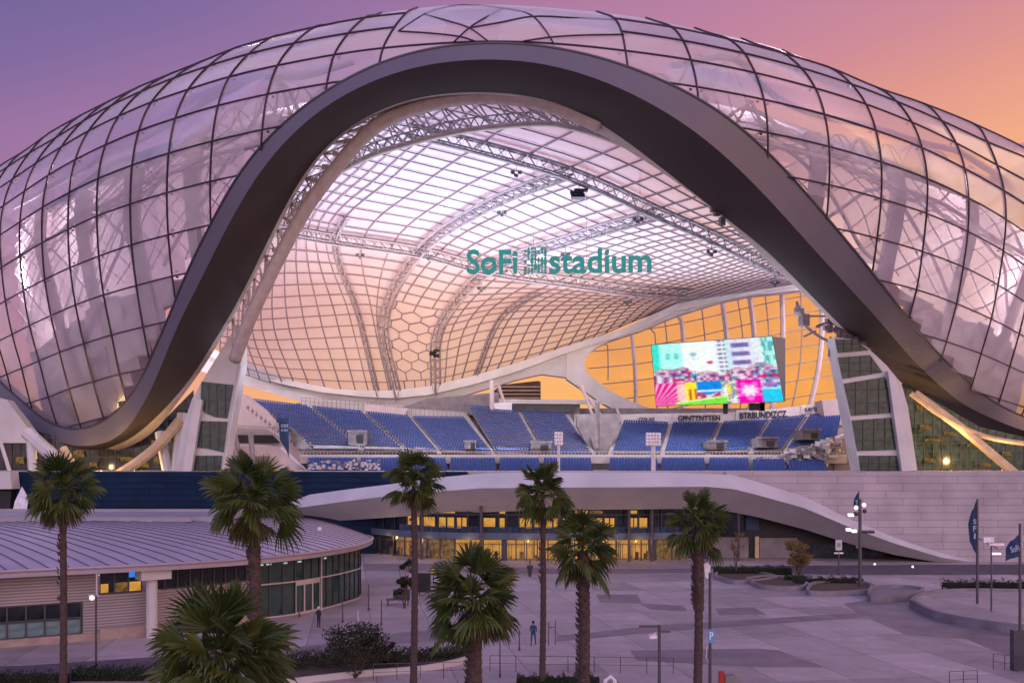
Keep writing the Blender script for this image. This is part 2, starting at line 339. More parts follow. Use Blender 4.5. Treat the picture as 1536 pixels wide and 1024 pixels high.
# ------------------------------------------------------------ ground
def structure(name, mb, m, **k): return tag(mb.build(name, m, **k), kind='structure')
g = MB(); g.add([(-2500, -300, 0), (2500, -300, 0), (2500, 4000, 0), (-2500, 4000, 0)], [(0, 1, 2, 3)]); structure('ground', g, M['paving'])
def flat(name, pts, m, z=.004):
    g = MB(); g.add([(p.x, p.y, z) for p in [G(*q) for q in pts]], [tuple(range(len(pts)))]); structure(name, g, m, recalc=True)
flat('dark_paving_band', [(835, 953), (990, 937), (1136, 928), (1290, 918), (1395, 914), (1400, 919), (1290, 926), (1136, 937), (990, 947), (835, 962)], M['paving_d'])
flat('dark_paving_band', [(1265, 905), (1340, 893), (1385, 908), (1480, 930), (1600, 950), (1600, 1010), (1490, 975), (1450, 958), (1360, 952), (1290, 921), (1285, 918)], M['paving_d'], .008)
flat('dark_paving_band', [(894, 891), (956, 891), (963, 904), (1025, 908), (1032, 916), (977, 914), (958, 905), (900, 903)], M['paving_d'])
flat('dark_paving_band', [(1072, 912), (1130, 910), (1150, 921), (1080, 922)], M['paving_d'])
flat('dark_paving_band', [(945, 975), (1136, 972), (1170, 975), (1236, 1000), (1130, 1000), (955, 990)], M['paving_d'])
flat('dark_paving_band', [(400, 975), (490, 965), (600, 948), (700, 940), (700, 955), (600, 965), (480, 985), (400, 995)], M['paving_d'])
flat('dark_paving_band', [(545, 845), (640, 845), (850, 853), (1060, 852), (1060, 858), (850, 861), (640, 857), (545, 856)], M['paving_d'])
flat('road', [(-300, 1002), (30, 998), (120, 992), (240, 984), (330, 978), (330, 1016), (230, 1016), (-300, 1040)], M['asphalt'])
flat('road', [(1060, 849), (1460, 846), (1900, 846), (1900, 860), (1400, 862), (1240, 862), (1060, 853)], M['asphalt'])
# ------------------------------------------------------------ stadium
ST = empty('stadium', (0, 190, 0), 'huge glass domed stadium with a wave shaped grey arch over its open bowl', 'stadium')
SH=[[(176,173,295),(196,164,281),(221,153,270),(249,141,261),(282,128,253),(315,115,247),(347,102,242),(379,91,238),(415,82,234),(452,73,231),(493,63,228),(540,53,226),(595,42,224),(641,37,223),(695,33,222),(749,34,221),(809,37,222),(870,41,223),(933,49,225),(996,58,227),(1056,71,230),(1109,83,234),(1159,95,239),(1211,115,244),(1266,136,252),(1330,165,262),(1384,190,271),(1432,213,282),(1470,231,296)],
[(140,172,262),(162,161,248),(188,148,237),(218,135,228),(253,121,220),(288,107,214),(322,93,209),(357,79,205),(394,68,201),(434,58,198),(478,47,195),(528,36,193),(587,25,191),(636,19,190),(693,14,189),(751,15,188),(814,18,189),(880,23,190),(947,31,192),(1014,43,194),(1077,57,197),(1133,69,201),(1187,87,206),(1242,107,211),(1301,133,219),(1369,160,229),(1427,183,238),(1478,204,249),(1518,221,263)],
[(100,186,240),(123,175,226),(151,161,215),(183,144,206),(220,127,198),(257,113,192),(294,98,187),(331,83,183),(371,67,179),(413,57,176),(461,45,173),(514,33,171),(577,20,169),(629,13,168),(691,8,167),(752,8,166),(820,12,167),(890,18,168),(962,27,170),(1033,41,172),(1101,56,175),(1161,71,179),(1219,92,184),(1278,116,189),(1341,144,197),(1413,166,207),(1475,194,216),(1529,220,227),(1573,245,241)],
[(43,224,228),(68,211,214),(99,194,203),(133,175,194),(174,154,186),(215,134,180),(255,117,175),(295,99,171),(339,82,167),(385,66,164),(437,52,161),(495,38,159),(563,24,157),(621,15,156),(687,9,155),(755,10,154),(828,14,155),(905,22,156),(983,33,158),(1061,50,160),(1135,68,163),(1201,90,167),(1263,114,172),(1327,142,177),(1396,165,185),(1475,197,195),(1542,226,204),(1601,261,215),(1649,290,229)],
[(-21,264,220),(6,246,206),(39,226,195),(77,199,186),(122,174,178),(166,152,172),(210,131,167),(254,113,163),(302,94,159),(352,74,156),(409,57,153),(473,42,151),(548,28,149),(610,21,148),(683,15,147),(757,14,146),(838,19,147),(921,29,148),(1007,42,150),(1092,60,152),(1173,81,155),(1245,103,159),(1314,132,164),(1384,156,169),(1459,186,177),(1546,228,187),(1619,276,196),(1684,315,207),(1736,346,221)],
[(-42,285,219),(-18,270,205),(12,251,194),(45,230,185),(85,207,177),(126,182,170),(168,159,165),(213,138,160),(262,118,156),(314,100,153),(374,82,150),(442,66,148),(523,51,146),(592,42,145),(671,35,144),(752,34,143),(840,38,144),(932,48,145),(1024,62,147),(1116,81,149),(1201,103,153),(1276,127,157),(1344,153,161),(1412,182,167),(1480,213,175),(1554,244,186),(1617,282,195),(1672,315,206),(1716,342,220)],
[(-57,322,221),(-36,307,207),(-10,289,196),(20,269,187),(55,245,179),(93,221,172),(134,197,166),(179,175,161),(228,154,157),(283,135,154),(345,116,151),(417,99,148),(502,83,146),(575,73,145),(660,66,144),(746,63,143),(840,67,144),(938,77,145),(1036,91,147),(1132,110,150),(1222,133,153),(1298,157,157),(1367,184,162),(1433,215,169),(1495,248,178),(1559,282,188),(1612,312,197),(1660,339,208),(1698,360,222)],
[(-64,360,222),(-44,346,208),(-21,329,197),(6,309,188),(38,287,179),(74,263,172),(114,240,166),(159,218,161),(209,197,157),(264,178,154),(328,159,150),(402,142,148),(491,126,145),(566,116,144),(654,108,143),(744,105,143),(842,109,143),(943,118,144),(1045,131,146),(1145,150,149),(1236,172,153),(1313,196,157),(1382,222,162),(1446,253,169),(1505,286,178),(1560,321,189),(1606,351,198),(1648,378,209),(1681,400,223)],
[(-63,399,223),(-46,387,209),(-24,371,198),(1,353,189),(31,333,181),(65,311,173),(105,289,167),(148,268,162),(199,248,158),(254,230,154),(319,212,151),(394,195,148),(484,179,146),(561,169,145),(651,162,143),(742,159,143),(842,162,144),(945,170,145),(1049,182,147),(1151,199,150),(1243,220,154),(1321,243,158),(1390,268,163),(1452,297,170),(1508,329,179),(1557,362,190),(1598,392,199),(1635,418,210),(1664,439,224)],
[(-58,441,227),(-41,430,213),(-21,417,202),(3,401,193),(31,384,184),(64,364,177),(103,344,170),(146,324,165),(196,306,161),(251,289,157),(316,272,154),(391,257,151),(481,243,149),(558,233,147),(648,226,146),(740,224,146),(840,226,146),(944,232,148),(1048,243,150),(1150,259,153),(1243,277,157),(1321,298,161),(1389,320,166),(1451,347,174),(1504,376,183),(1549,407,194),(1587,434,203),(1621,458,214),(1648,477,228)],
[(-50,485,233),(-34,476,219),(-14,464,208),(9,451,199),(36,436,189),(68,419,181),(106,401,175),(149,384,170),(198,367,165),(253,352,161),(317,337,158),(391,323,155),(481,310,153),(557,302,151),(647,296,150),(738,293,150),(837,295,150),(940,300,151),(1044,310,154),(1145,323,157),(1238,339,161),(1315,357,165),(1383,377,171),(1444,400,178),(1496,427,188),(1539,454,200),(1575,478,209),(1607,499,220),(1633,516,234)],
[(-38,529,238),(-22,521,224),(-3,512,213),(19,501,204),(45,488,194),(77,473,186),(114,457,180),(156,442,174),(205,428,170),(259,414,166),(322,401,162),(395,389,159),(483,378,157),(558,371,155),(646,366,154),(736,363,154),(833,365,154),(935,369,155),(1037,377,158),(1137,388,161),(1229,402,165),(1306,417,170),(1374,434,175),(1434,455,183),(1486,478,193),(1528,500,205),(1563,521,214),(1594,539,225),(1619,553,239)],
[(-25,575,245),(-9,569,231),(11,561,220),(33,552,211),(59,541,201),(90,528,193),(126,515,186),(168,502,180),(215,490,175),(268,478,172),(330,467,168),(401,457,165),(487,448,162),(559,442,161),(645,438,159),(732,436,159),(828,436,160),(926,440,161),(1026,446,163),(1125,455,167),(1215,467,171),(1291,480,176),(1358,494,182),(1419,512,189),(1471,530,199),(1514,549,212),(1550,565,221),(1581,579,232),(1607,591,246)],
[(-12,622,253),(4,617,239),(24,610,228),(46,603,219),(73,595,209),(104,583,200),(140,572,193),(180,561,187),(227,551,183),(278,541,178),(338,532,175),(407,524,172),(490,517,169),(560,512,167),(643,509,166),(728,507,166),(820,508,166),(916,510,168),(1013,515,170),(1109,523,173),(1198,532,178),(1273,543,183),(1340,555,189),(1402,569,197),(1455,584,207),(1499,598,220),(1537,610,229),(1570,620,240),(1596,629,254)],
[(3,660,261),(19,657,247),(39,653,236),(62,648,227),(88,643,216),(120,635,208),(155,626,200),(195,618,195),(241,610,190),(291,603,185),(349,596,182),(416,590,178),(497,584,175),(565,580,174),(645,578,172),(727,576,172),(816,577,173),(909,578,174),(1004,582,177),(1097,587,180),(1183,594,184),(1257,602,190),(1323,611,196),(1384,622,204),(1437,633,215),(1481,643,228),(1519,651,237),(1553,658,248),(1580,664,262)],
[(16,695,269),(32,694,255),(52,692,244),(75,690,235),(103,687,224),(134,682,215),(169,676,208),(208,669,202),(253,663,197),(302,658,192),(359,653,188),(425,648,185),(503,644,182),(570,641,180),(647,639,179),(727,638,179),(813,638,179),(903,639,181),(995,641,183),(1086,645,187),(1170,650,191),(1242,655,197),(1307,662,203),(1367,670,211),(1420,678,222),(1465,684,236),(1504,689,245),(1537,693,256),(1564,697,270)]]

NR, NCC = len(SH), len(SH[0])
def cr1(a, b, c, d, t): return .5 * (2 * b + (c - a) * t + (2 * a - 5 * b + 4 * c - d) * t * t + (3 * b - a - 3 * c + d) * t ** 3)
SP = [[P(*v) for v in row] for row in SH]
def spl(T, r, c):
    nr, nc = len(T), len(T[0]); i = min(max(int(r), 0), nr - 2); j = min(max(int(c), 0), nc - 2); fr, fc = r - i, c - j
    rows = []
    for k in (-1, 0, 1, 2):
        ii = i + k
        def at(jj):
            if ii < 0: return T[0][jj] * 2 - T[1][jj]
            if ii >= nr: return T[-1][jj] * 2 - T[-2][jj]
            return T[ii][jj]
        p0 = at(j) * 2 - at(j + 1) if j == 0 else at(j - 1); p3 = at(j + 1) * 2 - at(j) if j + 2 >= nc else at(j + 2)
        rows.append(cr1(p0, at(j), at(j + 1), p3, fc))
    return cr1(*rows, fr)
def shell(r, c, inset=0.0):
    p = spl(SP, r, c)
    if inset:
        e = .05
        a = spl(SP, min(r + e, NR - 1), c) - spl(SP, max(r - e, 0), c); b = spl(SP, r, min(c + e, NCC - 1)) - spl(SP, r, max(c - e, 0))
        n = a.cross(b)
        if n.length > 1e-9: n.normalize()
        if n.y < 0: n = -n      # away from the camera = inwards
        p = p + n * inset
    return p
# ribbon outline read off the photo: outer edge, fascia/soffit fold, soffit inner edge, lip inner edge
RO = [(-260, 395), (-160, 455), (-80, 510), (0, 573), (29, 597), (58, 625), (87, 640), (119, 645), (155, 633), (188, 604), (213, 568), (231, 524), (253, 477), (278, 412), (314, 340), (360, 255), (415, 192), (470, 147), (550, 100), (625, 75), (700, 64), (768, 63), (833, 70), (918, 90), (988, 117), (1068, 157), (1128, 205), (1183, 260), (1248, 335), (1318, 420), (1361, 476), (1402, 525), (1443, 563), (1481, 596), (1536, 625), (1600, 640), (1680, 630), (1790, 590)]
RM = [(-270, 425), (-170, 480), (-90, 535), (-8, 596), (24, 620), (54, 645), (88, 664), (130, 670), (178, 657), (205, 622), (228, 582), (246, 538), (268, 484), (300, 422), (338, 345), (385, 262), (437, 200), (490, 155), (566, 116), (638, 95), (705, 88), (768, 88), (830, 96), (902, 119), (968, 149), (1038, 192), (1094, 239), (1150, 295), (1210, 362), (1276, 434), (1320, 482), (1365, 535), (1412, 580), (1457, 613), (1536, 646), (1600, 660), (1690, 652), (1800, 620)]
RS = [(-268, 436), (-168, 492), (-88, 547), (-6, 606), (26, 632), (56, 656), (92, 674), (136, 679), (190, 662), (228, 632), (262, 597), (292, 560), (322, 510), (353, 460), (386, 394), (432, 300), (478, 226), (522, 189), (590, 153), (650, 140), (705, 137), (768, 138), (828, 149), (883, 171), (940, 212), (998, 256), (1050, 298), (1105, 340), (1155, 380), (1225, 452), (1272, 499), (1318, 543), (1370, 588), (1425, 628), (1500, 655), (1580, 672), (1690, 666), (1795, 635)]
RL = [(-266, 440), (-166, 496), (-86, 551), (-4, 610), (28, 637), (60, 662), (95, 679), (138, 685), (196, 673), (238, 647), (276, 610), (310, 566), (338, 512), (368, 462), (402, 388), (445, 298), (490, 228), (533, 196), (597, 164), (655, 152), (708, 152), (768, 153), (812, 162), (862, 182), (915, 214), (975, 246), (1030, 285), (1085, 328), (1140, 385), (1210, 447), (1262, 500), (1306, 545), (1358, 592), (1415, 634), (1490, 661), (1578, 677), (1690, 670), (1795, 640)]
# depth of the shell under an image point, by nearest node interpolation on a coarse sampling
SAMP = []
for i in range(14, (NR - 1) * 6 + 1):
    for j in range((NCC - 1) * 6 + 1):
        p = spl(SP, i / 6, j / 6); q = px_of(p); SAMP.append((q[0], q[1], p.y))
def depth(x, y):
    b = heapq.nsmallest(5, SAMP, key=lambda s: (s[0] - x) ** 2 + (s[1] - y) ** 2)
    w = [1 / ((s[0] - x) ** 2 + (s[1] - y) ** 2 + 40) for s in b]; return sum(a * s[2] for a, s in zip(w, b)) / sum(w)
YR = [depth(*q) for q in RO]
for _ in range(3): YR = [YR[0]] + [(YR[i - 1] + 2 * YR[i] + YR[i + 1]) / 4 for i in range(1, len(YR) - 1)] + [YR[-1]]
def curve(pts, ys, n=6):
    p = resample(cat([P(x, y, Y) for (x, y), Y in zip(pts, ys)], 6), 229)
    for _ in range(14): p = [p[0]] + [(p[i - 1] + p[i] * 2 + p[i + 1]) / 4 for i in range(1, len(p) - 1)] + [p[-1]]
    return p
RL = [(a[0] + (b[0] - a[0]) * (.35 if a[0] < 760 and a[1] < 620 else .8), a[1] + (b[1] - a[1]) * (.35 if a[0] < 760 and a[1] < 620 else .8)) for a, b in zip(RS, RL)]
cO = curve(RO, [y - 1.6 for y in YR]); cM = curve(RM, [y - 3.0 for y in YR]); cS = curve(RS, [y + 6.5 for y in YR]); cL = curve(RL, [y + 8.5 for y in YR])
cOb = [p + Vector((0, 2.5, .8)) for p in cO]; cSb = [p + Vector((0, 3.0, 1.6)) for p in cL]
arch = empty('arch', (0, 190, 0)); arch.parent = ST; arch.location = (0, 0, 0); WL[arch.name] = Vector((0, 190, 0))
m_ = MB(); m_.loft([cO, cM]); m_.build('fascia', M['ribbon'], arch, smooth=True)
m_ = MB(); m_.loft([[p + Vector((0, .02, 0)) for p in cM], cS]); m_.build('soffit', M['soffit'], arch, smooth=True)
m_ = MB(); m_.loft([cS, cL, cSb]); m_.build('inner_lip', M['beige'], arch, smooth=True)
m_ = MB(); m_.loft([cSb, cOb, cO]); m_.build('back_casing', M['ribbon'], arch, smooth=True)
m_ = MB(); m_.tube(cO, .22, 5); m_.build('edge_trim', M['frame'], arch)
# fascia joint lines
# glass skin above the ribbon
xO = [px_of(p)[0] for p in cO]; yO = [px_of(p)[1] for p in cO]
def above(p, mar=10):
    x, y = px_of(p)
    i = 0
    return y < lin(xO, yO, x) + mar
S_ = 3
gl = MB(); vi = {}; tone = []
for i in range((NR - 1) * S_):
    for j in range((NCC - 1) * S_):
        q = [(i, j), (i, j + 1), (i + 1, j + 1), (i + 1, j)]
        ps = [shell(a / S_, b / S_) for a, b in q]
        if all(above(p, 12) for p in ps):
            ids = []
            for k, p in zip(q, ps):
                if k not in vi: vi[k] = len(gl.v); gl.v.append(tuple(p))
                ids.append(vi[k])
            gl.f.append(tuple(ids)); rr_ = random.Random(int(i // S_) * 97 + int(j // S_)).random(); rw_ = i / S_
            tone.append(.17 + .26 * rr_ + (.30 if rw_ < 5.9 else .12 if rw_ < 7 else .05 if rw_ < 11 else .14))
skin = gl.build('glass_skin', M['glass'], ST, smooth=True)
ca = skin.data.color_attributes.new('pane', 'FLOAT_COLOR', 'CORNER')
for p_, t_ in zip(skin.data.polygons, tone):
    for li in p_.loop_indices: ca.data[li].color = (t_, t_, t_, 1)
def clipped(mb, pts, r, n=5, test=above):
    run = []
    for p in pts:
        if test(p): run.append(p)
        else:
            if len(run) > 1: mb.tube(run, r, n)
            run = []
    if len(run) > 1: mb.tube(run, r, n)
mu = MB()
CL, CR_ = 13, 17                                                # columns of the crown where the grid is irregular
for j in range(NCC):
    if CL < j < CR_: continue
    pts = [shell(i / 6, j, -.12) for i in range(14, (NR - 1) * 6 + 1)]
    clipped(mu, pts, .17)
for i in range(4, NR):
    for a, b in ((0, CL), (CR_, NCC - 1)) if 3 < i < 6 else ((0, NCC - 1),):
        clipped(mu, [shell(i, a + (b - a) * k / (6 * (b - a)), -.12) for k in range(6 * (b - a) + 1)], .15 if i > 3 else .08)
def onshell(x, y): return P(x, y, depth(x, y) - .3)
for ln in ([(597, 47), (636, 22), (665, 12), (691, 8)], [(636, 22), (670, 31), (704, 42), (731, 61)], [(680, 64), (704, 42), (728, 27), (755, 13)], [(755, 13), (780, 17), (800, 25), (817, 44), (832, 68)],
           [(704, 42), (750, 34), (800, 25), (860, 27), (921, 30)], [(599, 47), (645, 50), (689, 55), (712, 62)], [(785, 62), (827, 56), (875, 53), (936, 52)], [(691, 8), (725, 9), (755, 13)], [(597, 47), (615, 22), (636, 22)][:1]):
    if len(ln) > 1: clipped(mu, cat([onshell(*q) for q in ln], 5), .13)
mu.build('mullion_grid', M['mullion'], skin)
# point fixings behind the mullion crossings
fx = MB()
for i in range(5, NR - 1):
    for j in range(2, NCC - 2):
        for dr, dc in ((.07, .08), (-.07, .08), (.07, -.08)):
            if CL <= j < CR_ : continue
            p = shell(i + dr, j + dc, .35)
            if above(p, -6): fx.box(p, (.34, .3, .26))
fx.build('glass_fixing', M['frame'], skin)
# inner structure seen through the glass: broad white columns, lattice, foil, wall
ci = 0
for j in [k + .45 for k in range(2, 27, 1)]:
    if 10.5 < j < 19.5 or int(j) % 2: continue
    rr = [6.2 + k * .35 for k in range(int((NR - 1 - 6.2) / .35) + 1)]
    q8 = shell(8.4, j, 9); pts = []
    for r in rr:
        p = shell(r, j, 9); pts.append(Vector((p.x * .45 + q8.x * .55, p.y + 1, p.z))); run = [p for p in pts if above(p, 46)]
    if len(run) > 3:
        c = MB(); w = 1.25
        A = [p + Vector((-w, 0, 0)) for p in run]; B = [p + Vector((w, 0, 0)) for p in run]
        c.loft([A, B, [p + Vector((0, 1.8, 0)) for p in B], [p + Vector((0, 1.8, 0)) for p in A]], closed=True)
        # haunch at the column head and a ring girder stub
        c.build('column', M['inner_steel'], ST, recalc=True)
for rg, w in ((5.6, .5), (8.4, .35)):
    for a, b in ((1, 12), (18, 27)):
        pts = [shell(rg, a + (b - a) * k / 60, 6.5) for k in range(61)]
        c = MB(); clipped(c, pts, w, 6, lambda p: above(p, 10)); c.build('ring_girder', M['inner_steel'], ST)
ifo = MB(); vi = {}; ilas = {-1: MB(), 1: MB()}; iwa = MB(); idk = MB()
for i in range((NR - 1) * 2):
    for j in range((NCC - 1) * 2):
        q = [(i, j), (i, j + 1), (i + 1, j + 1), (i + 1, j)]; ps = [shell(a / 2, b / 2, 12) for a, b in q]
        if not all(above(p, 42) for p in ps): continue
        r = i / 2
        if r < 4.5: idk.add(ps, [(0, 1, 2, 3)])
        elif r < 11.2: ifo.add(ps, [(0, 1, 2, 3)])
        else: iwa.add(ps, [(0, 1, 2, 3)])
idk.build('roof_deck', M['deck'], ST); io = None
for sg_ in (-1, 1):
    q_ = MB()
    for f_ in ifo.f:
        if (ifo.v[f_[0]][0] > 0) == (sg_ > 0): q_.add([ifo.v[i] for i in f_], [(0, 1, 2, 3)])
    io2 = q_.build('inner_foil', M['inner_foil'], ST); io = io or io2
for sg_ in (-1, 1):
    q_ = MB()
    for f_ in iwa.f:
        if (iwa.v[f_[0]][0] > 0) == (sg_ > 0): q_.add([iwa.v[i] for i in f_], [(0, 1, 2, 3)])
    q_.build('concourse_wall', M['inner_wall'], ST)
for s in (1, -1):
    for k in range(-14, 60):
        pts = []
        for t in range(0, 61):
            r = 4.6 + 6.5 * t / 60; c = k * .62 + s * (r - 5.5) * .85
            if 0 <= c <= NCC - 1: pts.append(shell(r, c, 11.4))
        for sd_ in (-1, 1): clipped(ilas[sd_], [p for p in pts if p.x * sd_ > 0], .13 if k % 4 else .34, 4, lambda p: above(p, 36))
for sd_ in (-1, 1): ilas[sd_].build('inner_lattice', M['inner_steel'], io)
# openings and fins of the concourse wall behind the lower glass
for j in range(2, 27):
    if 8.2 < j < 21: continue
    for r0 in (11.3, 12.4, 13.5):
        p = shell(r0 + .5, j + .5, 13.5)
        if above(p, -5) and random.random() < .85:
            a = shell(r0 + .12, j + .2, 11.2); b = shell(r0 + .12, j + .78, 11.2); c = shell(r0 + .95, j + .78, 11.2); d = shell(r0 + .95, j + .2, 11.2)
            f = MB(); f.prism([a, b, c, d], (0, -.5, 0)); f.build('concourse_panel', random.choice([M['inner_steel'], M['conc'], M['deck']]), ST, recalc=True)
# ---- interior vault of foil with its lattice
RC = [[(330, 545, 246), (335, 480, 236), (372, 345, 212), (430, 240, 190), (500, 168, 172), (560, 110, 156)],
      [(425, 577, 251), (392, 478, 240), (415, 338, 215), (485, 240, 194), (560, 180, 175), (640, 130, 157)],
      [(568, 588, 252), (540, 470, 243), (505, 352, 219), (590, 265, 196), (665, 200, 176), (740, 140, 158)],
      [(596, 586, 252), (577, 475, 243), (632, 371, 221), (735, 300, 198), (850, 252, 177), (960, 205, 158)],
      [(654, 579, 252), (660, 487, 243), (735, 398, 222), (860, 350, 200), (985, 312, 180), (1090, 280, 160)],
      [(711, 566, 253), (755, 468, 243), (850, 415, 223), (945, 372, 203), (1060, 345, 183), (1160, 330, 164)],
      [(850, 522, 254), (893, 461, 245), (965, 430, 226), (1040, 403, 207), (1125, 378, 190), (1215, 370, 172)],
      [(1010, 460, 256), (1040, 447, 248), (1080, 433, 232), (1125, 418, 216), (1180, 402, 202), (1250, 400, 188)],
      [(1185, 430, 258), (1195, 425, 252), (1210, 420, 238), (1230, 412, 226), (1255, 405, 214), (1290, 402, 200)]]
RCP = [[P(*v) for v in row] for row in RC]
cells_u = [6, 7, 3, 4, 4, 7, 8, 7]; cells_v = [7, 8, 7, 6, 4]
def roofp(u, v): return spl(RCP, u, v)
def par(cells):
    out = []
    for i, n in enumerate(cells): out += [i + k / n for k in range(n)]
    return out + [len(cells)]
US, VS = par(cells_u), par(cells_v)
vf = MB(); US2 = [k / 5 for k in range(41)]; VS2 = [k / 5 for k in range(26)]
for a in range(40):
    for b in range(25):
        n = len(vf.v)
        vf.add([roofp(US2[a], VS2[b]), roofp(US2[a + 1], VS2[b]), roofp(US2[a + 1], VS2[b + 1]), roofp(US2[a], VS2[b + 1])], [(0, 1, 2, 3)])
vault = vf.build('vault_foil', M['foil'], ST)
dn = Vector((0, -.35, -.25))
la = MB()
va, vb = VS[1], VS[9]
for u in US:
    if 3.01 < u < 3.99: la.tube([roofp(u, k * va / 3) + dn for k in range(4)], .17, 4); la.tube([roofp(u, vb + (5 - vb) * k / 22) + dn for k in range(23)], .17, 4)
    else: la.tube([roofp(u, k / 6) + dn for k in range(31)], .17, 4)
HEXU, HEXV = (3.05, 4.3), (.12, 1.25)      # patch of the vault whose cells are six sided
for v in VS:
    if va < v < vb: la.tube([roofp(k / 6, v) + dn for k in range(19)], .155, 4); la.tube([roofp(4 + k / 6, v) + dn for k in range(25)], .155, 4)
    else: la.tube([roofp(k / 6, v) + dn for k in range(49)], .155, 4)
hb_ = VS[1:10]      # six sided cells between the second and third rib
for j, v in enumerate(hb_):
    dl_ = .028 if 0 < j < len(hb_) - 1 else 0
    if 0 < j < len(hb_) - 1: la.tube([roofp(3 + m_ / 6, v + dl_ * (1 if (m_ + j) % 2 == 0 else -1)) + dn for m_ in range(7)], .16, 4)
    if j < len(hb_) - 1:
        d2 = .028 if j + 1 < len(hb_) - 1 else 0
        for m_ in range(1, 6):
            if (m_ + j) % 2 == 0: la.tube([roofp(3 + m_ / 6, v + dl_) + dn, roofp(3 + m_ / 6, hb_[j + 1] - d2) + dn], .16, 4)
la.build('vault_lattice', M['lattice'], vault)
def truss(pts, d=2.1, rc=.22, name='roof_truss', par_=ST, m=M['truss'], rw=.09, seg=1.9, lift=Vector((0, -1.2, -1.0))):
    pts = resample(cat([Vector(p) for p in pts], 8), 60); L = sum((b - a).length for a, b in zip(pts, pts[1:])); n = max(int(L / seg), 6); pts = resample(pts, n + 1)
    t = MB(); A = []; B = []; C = []
    for i, p in enumerate(pts):
        tg = (pts[min(i + 1, n)] - pts[max(i - 1, 0)]).normalized(); side = tg.cross(Vector((0, -.5, -.9))).normalized(); dn_ = Vector((0, -.45, -.9)).normalized()
        A.append(p + lift - side * d * .5); B.append(p + lift + side * d * .5); C.append(p + lift + dn_ * d * .8)
    for c in (A, B, C): t.tube(c, rc, 5)
    for i in range(n):
        t.tube([A[i], B[i]], rw, 4, False); t.tube([A[i], B[i + 1]], rw, 4, False)
        t.tube([A[i] if i % 2 else C[i], C[i + 1] if i % 2 else A[i + 1]], rw, 4, False); t.tube([B[i] if i % 2 else C[i], C[i + 1] if i % 2 else B[i + 1]], rw, 4, False)
    o = t.build(name, m, par_); return o, C
def gridline(u=None, v=None, a=0, b=1, n=14):
    return [roofp(u, a + (b - a) * k / n) if v is None else roofp(a + (b - a) * k / n, v) for k in range(n + 1)]
TR = [gridline(u=3, a=0.0, b=4.0), gridline(u=4, a=0.0, b=4.0), gridline(v=2, a=.6, b=6.6), gridline(v=4, a=1.6, b=7.5), gridline(u=2, a=0, b=2.3), gridline(u=5, a=0.0, b=1.6)]
cl = []
for k, t in enumerate(TR):
    o, C = truss(t, d=(2.3 if k < 4 else 1.3), rc=.27 if k < 4 else .16); cl.append(C)
# loudspeakers and floodlights hanging from the trusses
lampspots = []
def hanging(p, i):
    f = empty('floodlight', (p.x, p.y, p.z))
    a = MB(); a.tube([p, p - Vector((0, 0, 1.2))], .06, 4); 
    for k in range(3): a.box(p - Vector(((k - 1) * .62, 0, 1.5 + (k % 2) * .5)), (.5, .55, .55), rz=random.random(), rx=.5)
    a.tube([p + Vector((-1, 0, -1.2)), p + Vector((1, 0, -1.2))], .06, 4)
    f2 = a.build('floodlight_cluster', M['frame'], None); scene.collection.objects.unlink(f); bpy.data.objects.remove(f); return f2
wh = ['first', 'second', 'third', 'fourth', 'fifth', 'sixth', 'seventh', 'eighth', 'ninth', 'tenth']
hs = [(0, .52, 'where the left curved truss bends upward'), (0, .80, 'high on the left curved truss'), (1, .42, 'on the curved truss under the letter S'), (1, .72, 'on the curved truss right of the teal letters'), (2, .22, 'at the left end of the long lower truss'),
      (3, .22, 'near the left end of the long upper truss'), (3, .45, 'at the middle of the long upper truss'), (3, .62, 'right of the middle of the long upper truss'), (3, .85, 'near the right end of the long upper truss'), (2, .85, 'above the upper left corner of the video board')]
for i, (k, t, w_) in enumerate(hs):
    C = cl[k]; f2 = hanging(C[int(t * (len(C) - 1))], i); tag(f2, 'dark floodlight cluster hanging ' + w_, 'floodlight', 'floodlights hanging from the roof trusses')
for k, t, s in ((3, .33, 1.6), (1, .15, 1.0)):
    C = cl[k]; p = C[int(t * (len(C) - 1))]; a = MB(); a.tube([p, p - Vector((0, 0, 1.0))], .08, 4)
    for q in range(4): a.box(p - Vector((random.uniform(-1, 1), 0, 1.1 + q * .42)), (1.5 * s, .8, .36), rx=-.2 - q * .08)
    tag(a.build('loudspeaker', M['black'], None), 'black curved loudspeaker array hanging ' + ('above the long upper roof truss' if k == 3 else 'low by the second curved truss'), 'loudspeaker')
# main tube arch and the second chord under the ribbon
tubeA = [(352, 540, 172), (372, 485, 168), (400, 425, 165), (422, 380, 163), (460, 312, 160), (509, 246, 157), (556, 196, 155), (602, 170, 154), (665, 152, 153), (715, 146, 152.5), (780, 149, 152), (848, 166, 152), (900, 190, 152)]
tA = cat([P(*q) for q in tubeA], 8)
main = MB(); main.tube(tA, 1.08, 10); mo = main.build('main_tube_arch', M['beige'], ST, smooth=True)
tubeB = [(430, 330, 170), (480, 278, 168), (549, 237, 166), (616, 215, 164), (682, 199, 163), (748, 190, 162), (815, 186, 161), (850, 190, 160), (905, 205, 159), (959, 227, 157)]
tB = cat([P(*q) for q in tubeB], 8); sc = MB(); sc.tube(tB, .5, 8); sc.build('chord_tube', M['beige'], ST, smooth=True)
wb = MB(); ra = resample(tA[30:], 40); rb = resample(tB, 40)
for i in range(39):
    a = ra[i] if i % 2 else rb[i]; b = rb[i + 1] if i % 2 else ra[i + 1]; wb.tube([a, b], .16, 5, False)
    if i % 3 == 0: wb.tube([ra[i], rb[i]], .12, 5, False)
rr = resample(rb, 70)
for i in range(69): wb.tube([rr[i] + Vector((0, 0, 1.8 if i % 2 else .2)), rr[i + 1] + Vector((0, 0, .2 if i % 2 else 1.8))], .12, 4, False)
wb.tube([p + Vector((0, 0, 1.9)) for p in rr], .14, 5)
